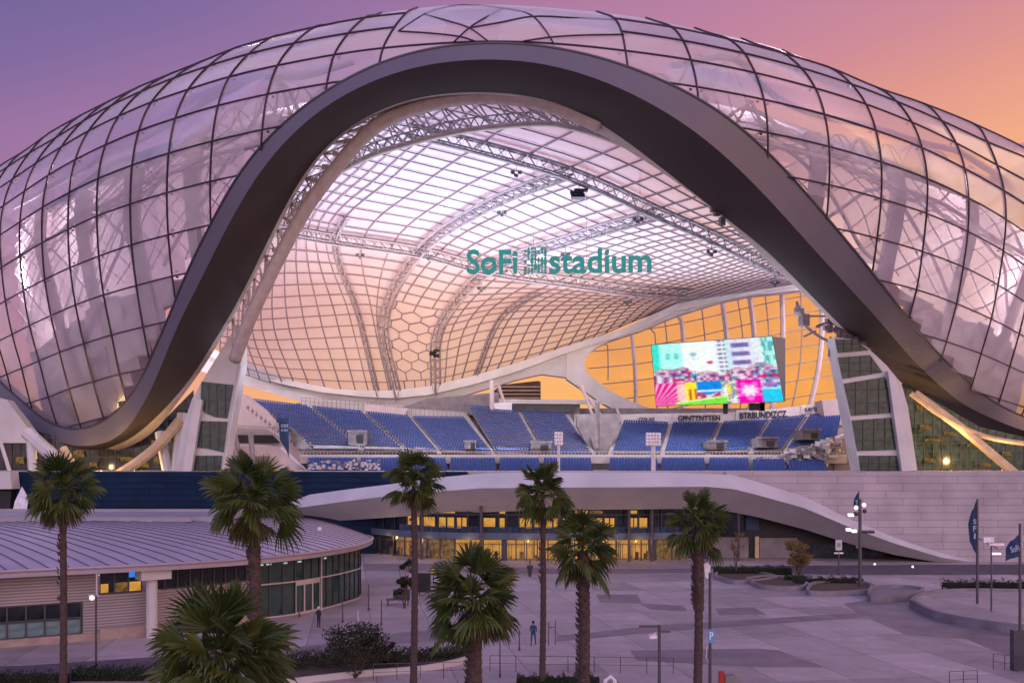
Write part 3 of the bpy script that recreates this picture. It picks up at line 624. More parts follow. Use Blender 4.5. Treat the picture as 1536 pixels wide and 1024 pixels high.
wb.build('arch_web', M['truss'], mo)
# struts between the tube arch and the ribbon lip, left leg
st = MB(); lip = cL[84:150]
ta = resample(tA[:70], 22); tb = resample([p for p in cSb if 345 < px_of(p)[0] < 640], 22)
for i in range(21):
    st.tube([ta[i], tb[i]], .34 if i % 3 == 0 else .16, 5, False); st.tube([ta[i], tb[i + 1]] if i % 2 else [ta[i + 1], tb[i]], .15, 5, False)
    p = ta[i].lerp(tb[i], .5); st.box(p, (.9, .6, .7), rz=i); st.tube([p, p + Vector((random.uniform(-1, 1), 0, random.uniform(-1.2, 1.2)))], .1, 4)
st.build('arch_strut', M['beige'], mo)
# rim beam: white upper flange and mauve web, then the branch round the glazed end
ux = [300, 360, 400, 450, 500, 560, 594, 643, 708, 773, 850, 931, 1013, 1078, 1127, 1185, 1230]; uy = [515, 540, 556, 573, 583, 586, 585, 579, 564, 545, 519, 494, 456, 443, 434, 424, 418]
wx = [300, 360, 415, 480, 545, 594, 643, 708, 773, 850, 931, 1013, 1078, 1127, 1185, 1230]; wy = [529, 553, 574, 588, 595, 597, 592, 577, 558, 529, 504, 468, 452, 442, 431, 425]
lx = [300, 370, 448, 506, 550, 594, 659, 700, 740, 773, 812, 850]; ly = [556, 578, 601, 613, 617, 616, 604, 592, 580, 570, 561, 566]
def rim(x0, x1, fa, fb, Y, th, name, m, n=60, par_=ST):
    xs = [x0 + (x1 - x0) * k / n for k in range(n + 1)]; A = [P(x, fa(x), Y) for x in xs]; B = [P(x, fb(x), Y) for x in xs]; o = Vector((0, th, 0)); c = MB()
    c.loft([A, B, [p + o for p in B], [p + o for p in A]], closed=True); return c.build(name, m, par_, recalc=True)
fu = lambda x: lin(ux, uy, x); fw = lambda x: lin(wx, wy, x); fl_ = lambda x: lin(lx, ly, x)
rim(300, 1230, fu, fw, 250, 5, 'rim_beam', M['white'])
rim(300, 850, lambda x: fw(x), fl_, 252, 3, 'rim_web', M['panel'])
tux = [876, 886, 915, 964, 1019, 1084, 1127, 1192, 1230]; tuy = [546, 527, 511, 495, 472, 452, 443, 436, 431]
tlx = [876, 882, 915, 948, 990, 1030]; tly = [547, 560, 586, 602, 618, 630]; olx = [850, 899, 928, 960, 1030]; oly = [569, 602, 618, 634, 660]
br = MB(); br.prism([P(x, y, 251.5) for x, y in [(850, 527), (886, 512.5), (915, 506), (915, 511), (900, 518), (886, 527), (879, 536), (876, 546), (878, 554), (882, 560), (895, 571), (915, 586), (948, 602), (990, 618), (1000, 640), (965, 640), (928, 618), (899, 602), (872, 583), (850, 568)]], (0, 4, 0)); br.build('rim_branch', M['white'], ST, recalc=True)
rim(915, 1230, lambda x: fw(x) - .5, lambda x: lin(tux, tuy, x), 251, 4.4, 'rim_web', M['panel'])
# glazed end wall
gy = lambda x: 602 - (x - 990) * .02
eg = MB()
outline = [(874, 546), (886, 525), (915, 508), (964, 492), (1019, 468), (1084, 448), (1192, 430), (1300, 420), (1300, 640), (990, 640), (948, 604), (915, 588), (882, 562)]
eg.add([P(x, y, 262) for x, y in outline], [tuple(range(len(outline)))]); egl = eg.build('end_glazing', M['end_glass'], ST)
top = lambda x: lin([874, 886, 915, 964, 1019, 1084, 1192, 1300], [546, 525, 508, 492, 468, 448, 430, 420], x); bot = lambda x: lin([874, 882, 915, 948, 990, 1300], [546, 562, 588, 604, 636, 640], x)
eb = MB(); et = MB()
for x0, x1, w in [(935, 953, .55), (1016, 1022, .6), (1080, 1090, .65), (1122, 1120, .65), (1172, 1150, .65), (1232, 1206, .65), (902, 908, .2), (972, 984, .2), (1048, 1056, .2), (1103, 1106, .18), (1146, 1138, .18), (1200, 1180, .2), (1262, 1244, .2), (990, 1000, .2)]:
    pts = []
    for k in range(13):
        t = k / 12; y = 430 + t * 210; x = x0 + (x1 - x0) * t + 7 * math.sin(t * 3.14) * (1 if x0 < 1100 else 1.6)
        if top(x) - 2 < y < bot(x) + 2: pts.append(P(x, y, 261.3))
    if pts: pts = [P(x0, max(top(x0), 425), 261.3)] + pts
    (eb if w > .3 else et).tube(pts, w, 6 if w > .3 else 4)
for k in range(15):
    run = []
    for i in range(60):
        x = 876 + i * 7; y = 408 + k * 25 - (x - 1000) * .16 + 6 * math.sin((x - 876) / 70)
        if top(x) < y < bot(x): run.append(P(x, y, 261.5))
    if len(run) > 1: et.tube(run, .17, 4)
eb.build('end_mullion', M['inner_steel'], egl); et.build('end_transom', M['truss'], egl)
# ---- seating bowl
def rows(name, tl, tr, brr, bl, Y0, Y1, n, parent=ST, seatm=M['seat']):
    A0, B0, B1, A1 = P(*bl, Y0), P(*brr, Y0), P(*tr, Y1), P(*tl, Y1)
    base = MB(); s = MB()
    for k in range(n):
        t0, t1 = k / n, (k + 1) / n
        a0, b0, a1, b1 = A0.lerp(A1, t0), B0.lerp(B1, t0), A0.lerp(A1, t1), B0.lerp(B1, t1)
        z1 = a1.z; h = a1.z - a0.z; zb = b1.z
        # riser then tread
        base.add([a0, b0, (b0.x, b0.y, b1.z), (a0.x, a0.y, a1.z)], [(0, 1, 2, 3)]); base.add([(a0.x, a0.y, a1.z), (b0.x, b0.y, b1.z), b1, a1], [(0, 1, 2, 3)])
        L = (b0 - a0).length; m_s = max(int(L / .56), 2); d = (b0 - a0) / m_s
        for q in range(m_s):
            c = a0 + d * (q + .5); c = Vector((c.x, c.y, a1.z + (b1.z - a1.z) * (q + .5) / m_s)) + (a1 - a0) * .55 * Vector((1, 1, 0)).dot(Vector((0, 1, 0)))
            c.z = a1.z + (b1.z - a1.z) * (q + .5) / m_s
            c = Vector((c.x, a0.y + (a1.y - a0.y) * .6, c.z))
            jit = random.uniform(-.02, .02)
            s.box(c + Vector((0, .12, .42)), (.42, .08, .36), rx=-.15 + jit); s.box(c + Vector((0, -.12, .32)), (.46, .38, .1), rx=jit)
    o = base.build(name, M['conc_d'], parent); tag(s.build('seats', seatm, o), kind='stuff'); return o
UP = [((376, 601), (460, 611), (540, 673), (470, 672)), ((466, 612), (541, 619), (604, 675), (546, 673)), ((547, 620), (612, 626), (656, 678), (610, 675)), ((618, 627), (695, 628), (738, 681), (663, 678)), ((701, 611), (774, 616), (813, 685), (745, 682)), ((781, 617), (846, 622), (890, 687), (819, 685)),
      ((936, 633), (1003, 636), (990, 680), (919, 680)), ((1010, 636), (1079, 636), (1058, 680), (997, 680)), ((1086, 635), (1153, 632), (1122, 678), (1066, 680)), ((1159, 631), (1210, 625), (1173, 677), (1129, 678)), ((1216, 625), (1262, 622), (1254, 662), (1181, 676))]
for q in UP: rows('seating_block', *q, 207, 240, 19)
LO = [(462, 535), (541, 600), (607, 668), (676, 742), (750, 808), (816, 886), (915, 985), (993, 1056), (1064, 1122), (1130, 1176), (1184, 1236)]
for a, b in LO: rows('lower_seating_block', (a, 689), (b, 689), (b + 4, 712), (a - 2, 712), 186, 202, 14)
# aisles with steps, vomitories, crossing walkway
for (x0, y0), (x1, y1) in (((463, 611), (543, 674)), ((544, 620), (607, 676)), ((615, 627), (660, 679)), ((698, 622), (741, 682)), ((778, 618), (816, 686)), ((1006, 636), (993, 681)), ((1082, 636), (1062, 681)), ((1156, 632), (1125, 679)), ((1213, 625), (1177, 677)), ((932, 633), (915, 681)), ((850, 622), (895, 688))):
    a, b = P(x0, y0, 240), P(x1, y1, 207); ais = MB()
    for k in range(30):
        p = a.lerp(b, (k + .5) / 30); ais.box((p.x, p.y, p.z - .1), (1.0, 1.12, .5));
    ais.build('aisle_stairs', M['conc'], ST)
wk = MB()
A = P(455, 683, 205); B = P(1262, 684, 205)
wk.box(((A.x + B.x) / 2, 204, A.z - .9), (B.x - A.x, 5, 1.4)); wk.build('walkway', M['conc'], ST)
rl = MB()
for k in range(160):
    x = A.x + (B.x - A.x) * k / 159; rl.box((x, 201.6, A.z + .25), (.07, .07, 1.0))
rl.box(((A.x + B.x) / 2, 201.6, A.z + .78), (B.x - A.x, .09, .09)); rl.box(((A.x + B.x) / 2, 201.65, A.z - .1), (B.x - A.x, .05, .5)); rl.build('walkway_railing', M['panel'], ST)
for x, y, w, h in ((536, 657, 26, 20), (812, 672, 30, 18), (705, 668, 16, 12), (1075, 668, 28, 12), (1150, 664, 30, 14), (1216, 652, 26, 14)):
    c = P(x, y + h / 2, 206); s = 206 / F; v = MB(); v.box((c.x, 209, c.z + h * s / 2), (w * s, 7, h * s)); v.box((c.x, 205.4, c.z + h * s + .1), (w * s + .5, .5, .35)); vo = v.build('vomitory', M['vom'], ST)
    d = MB(); d.box((c.x + .6, 205.45, c.z + h * s * .42), (w * s * .4, .1, h * s * .6)); d.build('doorway', M['black'], vo)
# back wall of the upper tier, press level, railings along the top
def slab(name, pts, Y, th, m, parent=ST):
    c = MB(); c.prism([P(x, y, Y) for x, y in pts], (0, th, 0)); return c.build(name, m, parent, recalc=True)
slab('bowl_back_wall', [(640, 598), (748, 588), (748, 712), (445, 712), (445, 604), (600, 612)], 249, 1.5, M['conc_d'])
slab('bowl_back_wall', [(748, 612), (870, 612), (1300, 612), (1300, 712), (748, 712)], 249.5, 1.5, M['conc_d'])
slab('bowl_back_wall', [(395, 606), (445, 606), (445, 712), (395, 712)], 247, 1.5, M['conc_d'])
slab('upper_wall', [(452, 602), (700, 618), (700, 630), (545, 623), (452, 613)], 243, 2, M['panel'])
slab('upper_wall', [(548, 606), (612, 612), (606, 626), (545, 620)], 241.5, 1, M['inner_steel'])
slab('press_level', [(700, 600), (870, 600), (870, 632), (700, 622)], 244, 5, M['conc_d'])
slab('press_level_parapet', [(748, 598), (905, 600), (905, 606), (748, 605)], 242, 1, M['panel'])
tg = MB()
for k in range(38):
    x = 452 + k * 6.6; p = P(x, 604 + k * .42, 242); tg.box(p, (.1, .1, 2.6))
tg.tube([P(452, 596, 242), P(700, 612, 242)], .07, 4); tg.tube([P(452, 601, 242), P(700, 617, 242)], .05, 4); tg.build('upper_railing', M['truss'], ST)
for x0, x1, w, y0, y1, Y in ((738, 738, .55, 570, 622, 238), (748, 757, .4, 578, 606, 239), (896, 896, .5, 603, 692, 206), (866, 925, .35, 575, 655, 236), (872, 895, .35, 577, 640, 234), (925, 935, .3, 612, 640, 236)):
    c = MB(); c.tube([P(x0, y0, Y), P(x1, y1, Y)], w, 8); c.build('support_column', M['inner_steel' if Y > 210 else 'vom'], ST)
slab('press_box', [(740, 604), (768, 603), (768, 626), (740, 624)], 238, 4, M['tentwhite'])
pw = slab('press_glass', [(770, 607), (862, 607), (862, 618), (770, 617)], 243.2, .4, M['dark_glass'])
slab('wing_wall', [(864, 621), (930, 620), (925, 655), (905, 680), (897, 690), (888, 680), (866, 640)], 215, 3, M['conc_d'])
slab('wing_shadow_gap', [(886, 655), (922, 655), (908, 686), (896, 692)], 213, 1.5, M['conc_d'])
# fascia ring carrying the advertising boards
slab('board_fascia', [(862, 621), (930, 621), (1100, 618), (1180, 611), (1230, 606), (1256, 603), (1256, 622), (1205, 627), (1155, 634), (1080, 637), (930, 635), (862, 652)], 241.5, 2, M['tentwhite'])
slab('fascia_end', [(1233, 600), (1262, 597), (1268, 625), (1268, 640), (1237, 627)], 236, 6, M['inner_steel'])
# structures at the left end of the bowl
slab('side_stand_wall', [(362, 590), (376, 601), (470, 674), (440, 705), (350, 705)], 225, 6, M['inner_steel'])
slab('side_stand_level', [(336, 640), (400, 643), (430, 660), (425, 668), (336, 664)], 214, 3, M['conc'])
for k in range(26): 
    x = 345 + (k * 37 % 90); y = 625 + (k * 23 % 55)
    if y > 640 + (x - 345) * .5 or y < 600 + (x - 345) * .7: continue
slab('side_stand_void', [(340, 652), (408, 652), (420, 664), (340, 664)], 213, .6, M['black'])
slab('side_stand_base', [(336, 668), (418, 670), (440, 690), (462, 712), (336, 712)], 205, 4, M['inner_steel'])
slab('side_stand_soffit', [(342, 684), (404, 684), (396, 712), (342, 712)], 204.2, .6, M['conc_d'])
for x0, x1 in ((352, 364), (376, 380), (342, 356)):
    c = MB(); c.tube([P(x0, 650, 203), P(x1, 705, 200)], .55, 6); c.build('raking_prop', M['conc_d'], ST)
sr = MB()
for k in range(24):
    a = P(340 + k * 3.6, 642 + k * .2, 211); sr.box(a, (.08, .08, 1.6))
sr.tube([P(338, 637, 211), P(424, 642, 211)], .08, 4)
sr.build('side_railing', M['truss'], ST); sr = MB()
for k in range(14): a = P(372 + k * 6.5, 606 + k * 5, 222); sr.tube([a, a + Vector((random.uniform(-.3, .3), 0, -1.6))], .08, 4); sr.box(a + Vector((0, 0, -.8)), (.5, .4, .6))
sr.build('side_railing', M['truss'], ST)
slab('stair_flank', [(436, 640), (470, 674), (500, 682), (500, 690), (468, 690), (440, 668)], 209, 1.2, M['vom'])
# structures at the right end of the bowl
slab('side_stand_wall', [(1186, 712), (1215, 690), (1240, 668), (1256, 655), (1300, 640), (1300, 712)], 204, 3, M['inner_steel'])
slab('side_stand_void', [(1256, 660), (1284, 650), (1292, 712), (1250, 712)], 203, .8, M['conc_d'])
rnd = random.Random(3); jk = MB(); jk2 = MB()
for k in range(150):
    t = rnd.random(); x = 1175 + t * 85; y = 690 - t * 28 + rnd.uniform(-10, 18); (jk if k % 2 else jk2).box(P(x, y, 201 + rnd.uniform(-3, 1)), (rnd.uniform(.4, 1.6), .6, rnd.uniform(.2, .9)), rz=rnd.uniform(-1, 1))
for k in range(120):
    x = 1130 + rnd.random() * 110; y = 696 + rnd.uniform(-10, 9); (jk if k % 3 else jk2).box(P(x, y, 200), (rnd.uniform(.3, 1.0), .5, rnd.uniform(.2, .6)), rz=rnd.uniform(-1, 1))
for k in range(90):
    x = 462 + rnd.random() * 110; y = 697 + rnd.uniform(-7, 7); (jk if k % 3 else jk2).box(P(x, y, 186), (rnd.uniform(.3, .7), .4, rnd.uniform(.2, .5)), rz=rnd.uniform(-1, 1))
tag(jk.build('spectator_furniture', M['panel'], ST), kind='stuff'); tag(jk2.build('terrace_clutter', M['conc_d'], ST), kind='stuff')
# ---- podium deck, walls and pylons
dk = MB(); dk.box((0, 232, 12.0), (420, 92, .6)); dk.build('bowl_deck', M['conc'], ST)
dk = MB(); dk.box((0, 170, 11.9), (420, 32, .7)); dk.build('podium_deck', M['conc'], ST)
wr = MB(); zt = 12.31
pw_ = [(P(1085, 700, 137).x, 137), (P(1536, 700, 136.5).x, 136.5), (130, 145)]
_wb = [(1090, 722), (1136, 735), (1205, 757), (1274, 787), (1343, 813), (1413, 834), (1458, 842.4)]
wr.prism([P(x, y, 137) for x, y in _wb] + [Vector((P(1462, 700, 137).x, 137, -.2)), (130, 137, -.2), (130, 137, zt), (P(1090, 700, 137).x, 137, zt)], (0, 2.5, 0))
wr.box((P(1300, 700, 150).x, 152, 6), (100, 3, 12.5)); wr.build('podium_wall', M['podium'], ST, recalc=True)
wn = MB(); wn.prism([(P(-200, 700, 150).x, 150, -.2), (P(700, 700, 150).x, 150, -.2), (P(700, 700, 150).x, 150, 12.28), (P(-200, 700, 150).x, 150, 12.28)], (0, 4, 0)); wn.build('navy_wall', M['navy_wall'], ST, recalc=True)
wn = MB(); wn.box((P(-300, 700, 149).x + 10, 150, 6), (30, 5, 12.3)); wn.build('end_wall', M['panel'], ST)
def grid_glass(name, poly, Y, nx, nz, m, fm, parent=ST, th=.35, bar=.14, skew=0):
    """glazed panel: polygon of glass with mullions and transoms clipped to it"""
    g = MB(); pts = [P(x, y, Y) for x, y in poly]; g.prism(pts, (0, th, 0)); o = g.build(name, m, parent, recalc=True)
    xs = [p.x for p in pts]; zs = [p.z for p in pts]
    def inside(x, z):
        c = False; j = len(pts) - 1
        for i in range(len(pts)):
            if (pts[i].z > z) != (pts[j].z > z) and x < (pts[j].x - pts[i].x) * (z - pts[i].z) / (pts[j].z - pts[i].z) + pts[i].x: c = not c
            j = i
        return c
    b = MB()
    def seg(a, c):
        run = []
        for k in range(61):
            q = a.lerp(c, k / 60)
            if inside(q.x, q.z): run.append(q)
            elif run:
                if len(run) > 1: b.box((run[0] + run[-1]) / 2, (abs(run[0].x - run[-1].x) + bar, .2, abs(run[0].z - run[-1].z) + bar))
                run = []
        if len(run) > 1: b.box((run[0] + run[-1]) / 2, (abs(run[0].x - run[-1].x) + bar, .2, abs(run[0].z - run[-1].z) + bar))
    for i in range(1, nx): x = min(xs) + (max(xs) - min(xs)) * i / nx; seg(Vector((x, Y - .08, min(zs))), Vector((x, Y - .08, max(zs))))
    for i in range(1, nz): z = min(zs) + (max(zs) - min(zs)) * i / nz; seg(Vector((min(xs), Y - .1, z)), Vector((max(xs), Y - .1, z)))
    if b.v: b.build('glazing_bars', fm, o)
    return o
def lit_patches(o_parent, spots, Y):
    for x, y, w, h in spots:
        c = P(x, y, Y); s = Y / F; b = MB(); b.box(c, (w * s, .12, h * s)); b.build('lit_room', M['amber_dim'], o_parent)
def pylon(outline, Y, th, panes, bars):
    py = MB(); py.prism([P(x, y, Y) for x, y in outline], (0, th, 0)); o = py.build('pylon', M['white'], ST, recalc=True)
    for pn in panes:
        grid_glass('pylon_glazing', pn, Y - .25, bars[0], bars[1], M['green_glass'], M['frame'], o, th=.3, bar=.1)
    return o
pl = pylon([(358, 482), (360, 545), (349, 610), (333, 710), (262, 710), (274, 640), (288, 598), (310, 560), (335, 520)], 183, 5,
      [[(302, 572), (350, 577), (341, 627), (322, 625), (306, 618), (301, 595)], [(292, 631), (341, 632), (335, 678), (310, 672), (289, 670)], [(288, 683), (333, 683), (330, 712), (285, 712)]], (4, 2))
e_ = MB(); e_.tube([P(361, 545, 182.5), P(334, 712, 182.5)], .22, 6); e_.build('pylon_edge', M['white'], pl)
e_ = MB(); e_.prism([P(x, y, 181.5) for x, y in [(292, 596), (303, 600), (286, 712), (272, 712)]], (0, 1.2, 0)); e_.build('pylon_rib', M['white'], pl, recalc=True)
pr = pylon([(1251, 505), (1275, 508), (1300, 520), (1330, 548), (1352, 575), (1362, 610), (1377, 712), (1291, 712)], 186, 5,
      [[(1253, 509), (1282, 509), (1303, 525), (1257, 529)], [(1257, 536), (1305, 532), (1324, 558), (1264, 568)], [(1266, 575), (1327, 565), (1332, 575), (1336, 619), (1277, 623)], [(1278, 630), (1337, 626), (1344, 674), (1286, 676)], [(1288, 683), (1345, 683), (1350, 712), (1292, 712)]], (4, 3))
e_ = MB(); e_.prism([P(x, y, 184.5) for x, y in [(1332, 556), (1344, 566), (1370, 712), (1354, 712)]], (0, 1.4, 0)); e_.build('pylon_rib', M['white'], pr, recalc=True)
# curtain walls behind the podium
cwl = grid_glass('curtain_wall', [(-150, 600), (30, 640), (130, 665), (235, 640), (290, 585), (290, 714), (-150, 714)], 212, 34, 9, M['dark_glass'], M['frame'], bar=.12)
cwr = grid_glass('curtain_wall', [(1345, 565), (1400, 600), (1470, 640), (1536, 655), (1700, 655), (1700, 714), (1360, 714)], 206, 26, 12, M['green_glass'], M['frame'], bar=.12)
lit_patches(cwl, [(118, 680, 16, 10), (140, 697, 12, 8), (232, 668, 10, 16), (238, 690, 14, 10), (190, 688, 18, 6), (252, 655, 10, 14), (215, 697, 16, 7), (30, 690, 12, 10)], 211.4)
lit_patches(cwr, [(1395, 690, 16, 7), (1478, 697, 16, 5), (1388, 640, 16, 8), (1400, 660, 24, 5), (1425, 650, 18, 6), (1462, 668, 22, 5), (1510, 680, 14, 6), (1380, 612, 10, 8)], 205.4)
slab('end_wall_panel', [(-150, 560), (10, 600), (50, 652), (55, 664), (-150, 664)], 208, 3, M['panel'])
slab('end_balcony', [(-150, 707), (15, 707), (18, 733), (-150, 735)], 147, 2.5, M['panel'])
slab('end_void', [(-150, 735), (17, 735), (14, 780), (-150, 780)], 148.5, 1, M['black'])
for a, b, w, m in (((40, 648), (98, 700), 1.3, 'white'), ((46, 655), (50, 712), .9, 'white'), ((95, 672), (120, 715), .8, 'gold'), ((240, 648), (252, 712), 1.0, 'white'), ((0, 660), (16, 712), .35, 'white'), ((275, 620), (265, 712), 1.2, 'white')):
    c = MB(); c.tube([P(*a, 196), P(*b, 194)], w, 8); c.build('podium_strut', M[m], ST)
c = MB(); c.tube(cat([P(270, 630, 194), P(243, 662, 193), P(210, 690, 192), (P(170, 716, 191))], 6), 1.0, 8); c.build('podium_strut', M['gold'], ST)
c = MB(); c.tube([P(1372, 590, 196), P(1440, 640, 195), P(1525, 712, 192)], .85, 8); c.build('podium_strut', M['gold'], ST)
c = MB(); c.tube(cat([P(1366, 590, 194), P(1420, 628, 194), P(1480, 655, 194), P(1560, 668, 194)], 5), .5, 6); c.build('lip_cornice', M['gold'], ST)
# brackets and rigging where the right leg of the arch meets the pylon
rg = MB(); pts = cat([P(1195, 452, 190), P(1202, 480, 190), P(1222, 500, 190), P(1248, 514, 190), P(1262, 518, 189)], 6); rg.tube(pts, .28, 6)
rg.ball(P(1199, 466, 190), 1.1); rg.box(P(1206, 480, 190), (1.6, 1.4, 2.2), rz=.4); rg.tube([P(1200, 474, 190), P(1250, 474, 189)], .2, 5); rg.tube([P(1224, 490, 190), P(1250, 480, 189)], .3, 5); rg.tube([P(1224, 496, 190), P(1205, 505, 190)], .2, 5); rg.tube([P(1246, 505, 190), P(1243, 535, 190)], .22, 5)
for k in range(60): t = k / 60; rg.box(P(1240 + t * 62 + rnd.uniform(-6, 6), 488 + t * 42 + rnd.uniform(-10, 4), 187), (rnd.uniform(.3, 1.3), .6, rnd.uniform(.3, 1.0)), rz=rnd.random())
rg.build('rigging', M['truss'], ST)
for k, (x, y) in enumerate(((1075, 318), (1083, 332), (1070, 312))):
    c = MB(); p = P(x, y, 160); c.box(p, (.9, .7, 1.3), rz=.4); c.tube([p, p + Vector((.2, 0, 1.6))], .09, 4); c.build('service_box', M['frame'], ST)
# ------------------------------------------------------------ entrance canopy (one long folded beam of the stadium)
def ylin(tab): xs = [a[0] for a in tab]; return lambda x: lin(xs, [a[1] for a in tab], x)
cT = ylin([(400, 749), (446, 744), (518, 734), (577, 727), (657, 716), (726, 709.5), (800, 708.2), (1000, 708), (1100, 712), (1136, 722), (1205, 744), (1274, 774), (1343, 801), (1413, 822), (1463, 840), (1500, 846)])
cMd = ylin([(400, 768), (456, 760), (520, 751), (580, 744), (640, 738), (720, 732), (800, 731), (1000, 730), (1060, 729.5), (1100, 733), (1136, 742), (1205, 761), (1274, 790), (1343, 815), (1413, 836), (1458, 842.5), (1500, 847)])
cLo = ylin([(400, 786), (452, 783), (518, 780), (577, 776), (657, 771), (726, 768), (800, 765), (1000, 763), (1060, 763), (1100, 768), (1136, 775), (1205, 793), (1274, 815), (1343, 832), (1413, 844), (1440, 845.5), (1500, 848)])
cYd = ylin([(400, 150), (520, 144), (640, 137), (760, 132.5), (900, 131), (1050, 131.5), (1136, 133), (1274, 134.5), (1413, 135.5), (1500, 135.8)])
xs = [400 + k * 8 for k in range(134)]; xs = [x for x in xs if x <= 1456]
CN = empty('canopy', (0, 190, 0)); CN.parent = ST; CN.location = (0, 0, 0); WL[CN.name] = Vector((0, 190, 0))
lt = [P(x, cT(x), cYd(x) + 3.2) for x in xs]; lm = [P(x, cMd(x), cYd(x)) for x in xs]; ll = [P(x, cLo(x), cYd(x) + 5.5 * max(0, min(1, (1470 - x) / 260))) for x in xs]
mb = MB(); mb.loft([lt, lm]); mb.build('canopy_fascia', M['white'], CN, smooth=True)
mb = MB(); mb.loft([[p + Vector((0, .01, 0)) for p in lm], ll]); mb.build('canopy_soffit', M['panel'], CN, smooth=True)
mb = MB(); mb.loft([ll, [Vector((p.x, q.y + 9 * max(.05, min(1, (1470 - x) / 260)), p.z + .15)) for p, q, x in zip(ll, lm, xs)], [p + Vector((0, 7, 0)) for p in lt], lt]); mb.build('canopy_back', M['conc'], CN)
# terrace edge above the canopy on the left end
# ------------------------------------------------------------ entrance hall front
fr = [(545, 152), (600, 145.5), (650, 141.5), (700, 139.6), (780, 138.6), (850, 138.2), (930, 138.6), (1010, 139.6), (1040, 140.2)]
def fY(x): return lin([a for a, b in fr], [b for a, b in fr], x)
def fp(x, z, dy=0): Y = fY(x); return Vector(((x - 768) / F * Y, Y + dy, z))
EH = empty('entrance_hall', (0, 190, 0)); EH.parent = ST; EH.location = (0, 0, 0); WL[EH.name] = Vector((0, 190, 0))
edges = [556, 570, 590, 607, 622, 640, 660, 682, 705, 725, 752, 760, 774, 790, 806, 822, 842, 862, 882, 902, 924, 944, 962, 977, 984, 1008, 1020, 1040]
def wallq(mb, x0, x1, z0, z1, dy=0, th=.15):
    n = 2; A = [fp(x0 + (x1 - x0) * k / n, z0, dy) for k in range(n + 1)]; B = [fp(x0 + (x1 - x0) * k / n, z1, dy) for k in range(n + 1)]; o = Vector((0, th, 0))
    mb.loft([A, B, [p + o for p in B], [p + o for p in A]], closed=True)
fm_ = MB(); rm = random.Random(11)
for i, (x0, x1) in enumerate(zip(edges, edges[1:])):
    if x1 - x0 < 9 and x0 < 1000: wallq(fm_, x0, x1, 0, 2.95, -.1, .3); continue
    c = MB(); wallq(c, x0, x1, .05, 2.9, 3.4, .1); ro_ = c.build('lit_room', M['amber'] if (x0 < 984 and rm.random() < .85) else M['amber_dim'], EH, recalc=True)
    c = MB(); wallq(c, x0, x1, .0, .04, .3, 3.1); wallq(c, x0, x1, 2.9, 2.94, .3, 3.1); c.build('floor_and_ceiling', M['room'], ro_)
    c = MB(); wallq(c, x0 + 3, x1 - 3, 2.82, 2.88, 1.2, .35); c.build('ceiling_strip', M['strip'], ro_)
    c = MB(); wallq(c, x0 + .8, x1 - .8, .1, 2.9, .2, .02); c.build('window_pane', M['clear'], EH)
    wallq(fm_, x0 - .9, x0 + .9, 0, 2.95, -.05, .4)
    for q_ in range(rm.randint(2, 5)):      # furniture, pillars, shelves; most have room glow put into their material
        a_ = x0 + 1.5 + rm.random() * max(1, x1 - x0 - 4); h_ = rm.choice([.5, .8, 1.1, 2.6]); w_ = rm.uniform(.5, 2.2) if h_ < 2 else .5; fi_ = MB(); dq = rm.uniform(.6, 3.0); wallq(fi_, a_, a_ + w_ * 2.5, .05, h_, dq, .25); fi_.build('interior_fitting', rm.choice([M['amber_dim'], M['bark'], M['amber_dim']]), EH, recalc=True)
    if rm.random() < .55:   # door leaves and people-high rails inside some panes
        wallq(fm_, (x0 + x1) / 2 - .3, (x0 + x1) / 2 + .3, .1, 2.3, .0, .2); wallq(fm_, x0, x1, 2.25, 2.33, .0, .2)
for a in range(556, 1036, 16): wallq(fm_, a, a + 16, 2.86, 2.97, -.06, .35)
fm_.build('ground_floor_frame', M['frame'], EH, recalc=True)
c = MB()
for a, b in zip(range(545, 1040, 15), range(560, 1055, 15)): wallq(c, a, min(b, 1040), 2.95, 3.85, -.5, 1.4)
c.build('floor_edge', mat('slab_edge', (.10, .13, .19), .3, noise=.3, nscale=.4), EH)
c = MB()
for a in range(600, 1040, 10): wallq(c, a, a + 9.2, 3.85, 4.75, -.45, .05)
c.build('glass_balustrade', sheet('rail_glass', (.6, .7, .85), 0, refl=1, diff=.1, dcol=(.3, .4, .6)), EH)
e2 = [556, 575, 592, 610, 634, 657, 684, 702, 724, 748, 760, 778, 800, 818, 842, 862, 884, 906, 924, 944, 958, 975, 992, 1010, 1040]
fm_ = MB(); lit = {610: .5, 634: .45, 657: 1, 684: .9, 724: .5, 778: .95, 800: .9, 818: .95, 842: .8, 862: .7, 884: .9, 906: .8, 944: .9, 958: .5, 748: .5}
for x0, x1 in zip(e2, e2[1:]):
    w = lit.get(x0, .12); c = MB(); wallq(c, x0 + .6, x1 - .6, 3.9, 6.3, .3, .1); c.build('upper_window', M['dark_glass'], EH, recalc=True)
    if w > .3:
        c = MB()
        q = 2 if w > .6 else 1
        for k in range(q):
            a = x0 + 1.5 + (x1 - x0 - 2) * k / q; b = a + (x1 - x0 - 3) / q * .82
            wallq(c, a, b, 4.4 + rm.random() * .3, 5.9, .22, .05)
        c.build('lit_room', M['amber'], EH, recalc=True)
    if rm.random() < .6 and x0 > 640:
        c = MB(); wallq(c, x0 + 1.2, x1 - 2, 6.52, 6.95, .22, .05); c.build('lit_clerestory', M['amber'] if rm.random() < .6 else M['amber_dim'], EH, recalc=True)
    c = MB(); wallq(c, x0 + .6, x1 - .6, 6.4, 7.6, .3, .1); c.build('clerestory', M['dark_glass'], EH, recalc=True)
    wallq(fm_, x0 - .6, x0 + .6, 3.8, 7.6, -.05, .35)
for a in range(556, 1036, 16): wallq(fm_, a, a + 16, 6.3, 6.42, .0, .35)
fm_.build('upper_frame', M['frame'], EH, recalc=True)
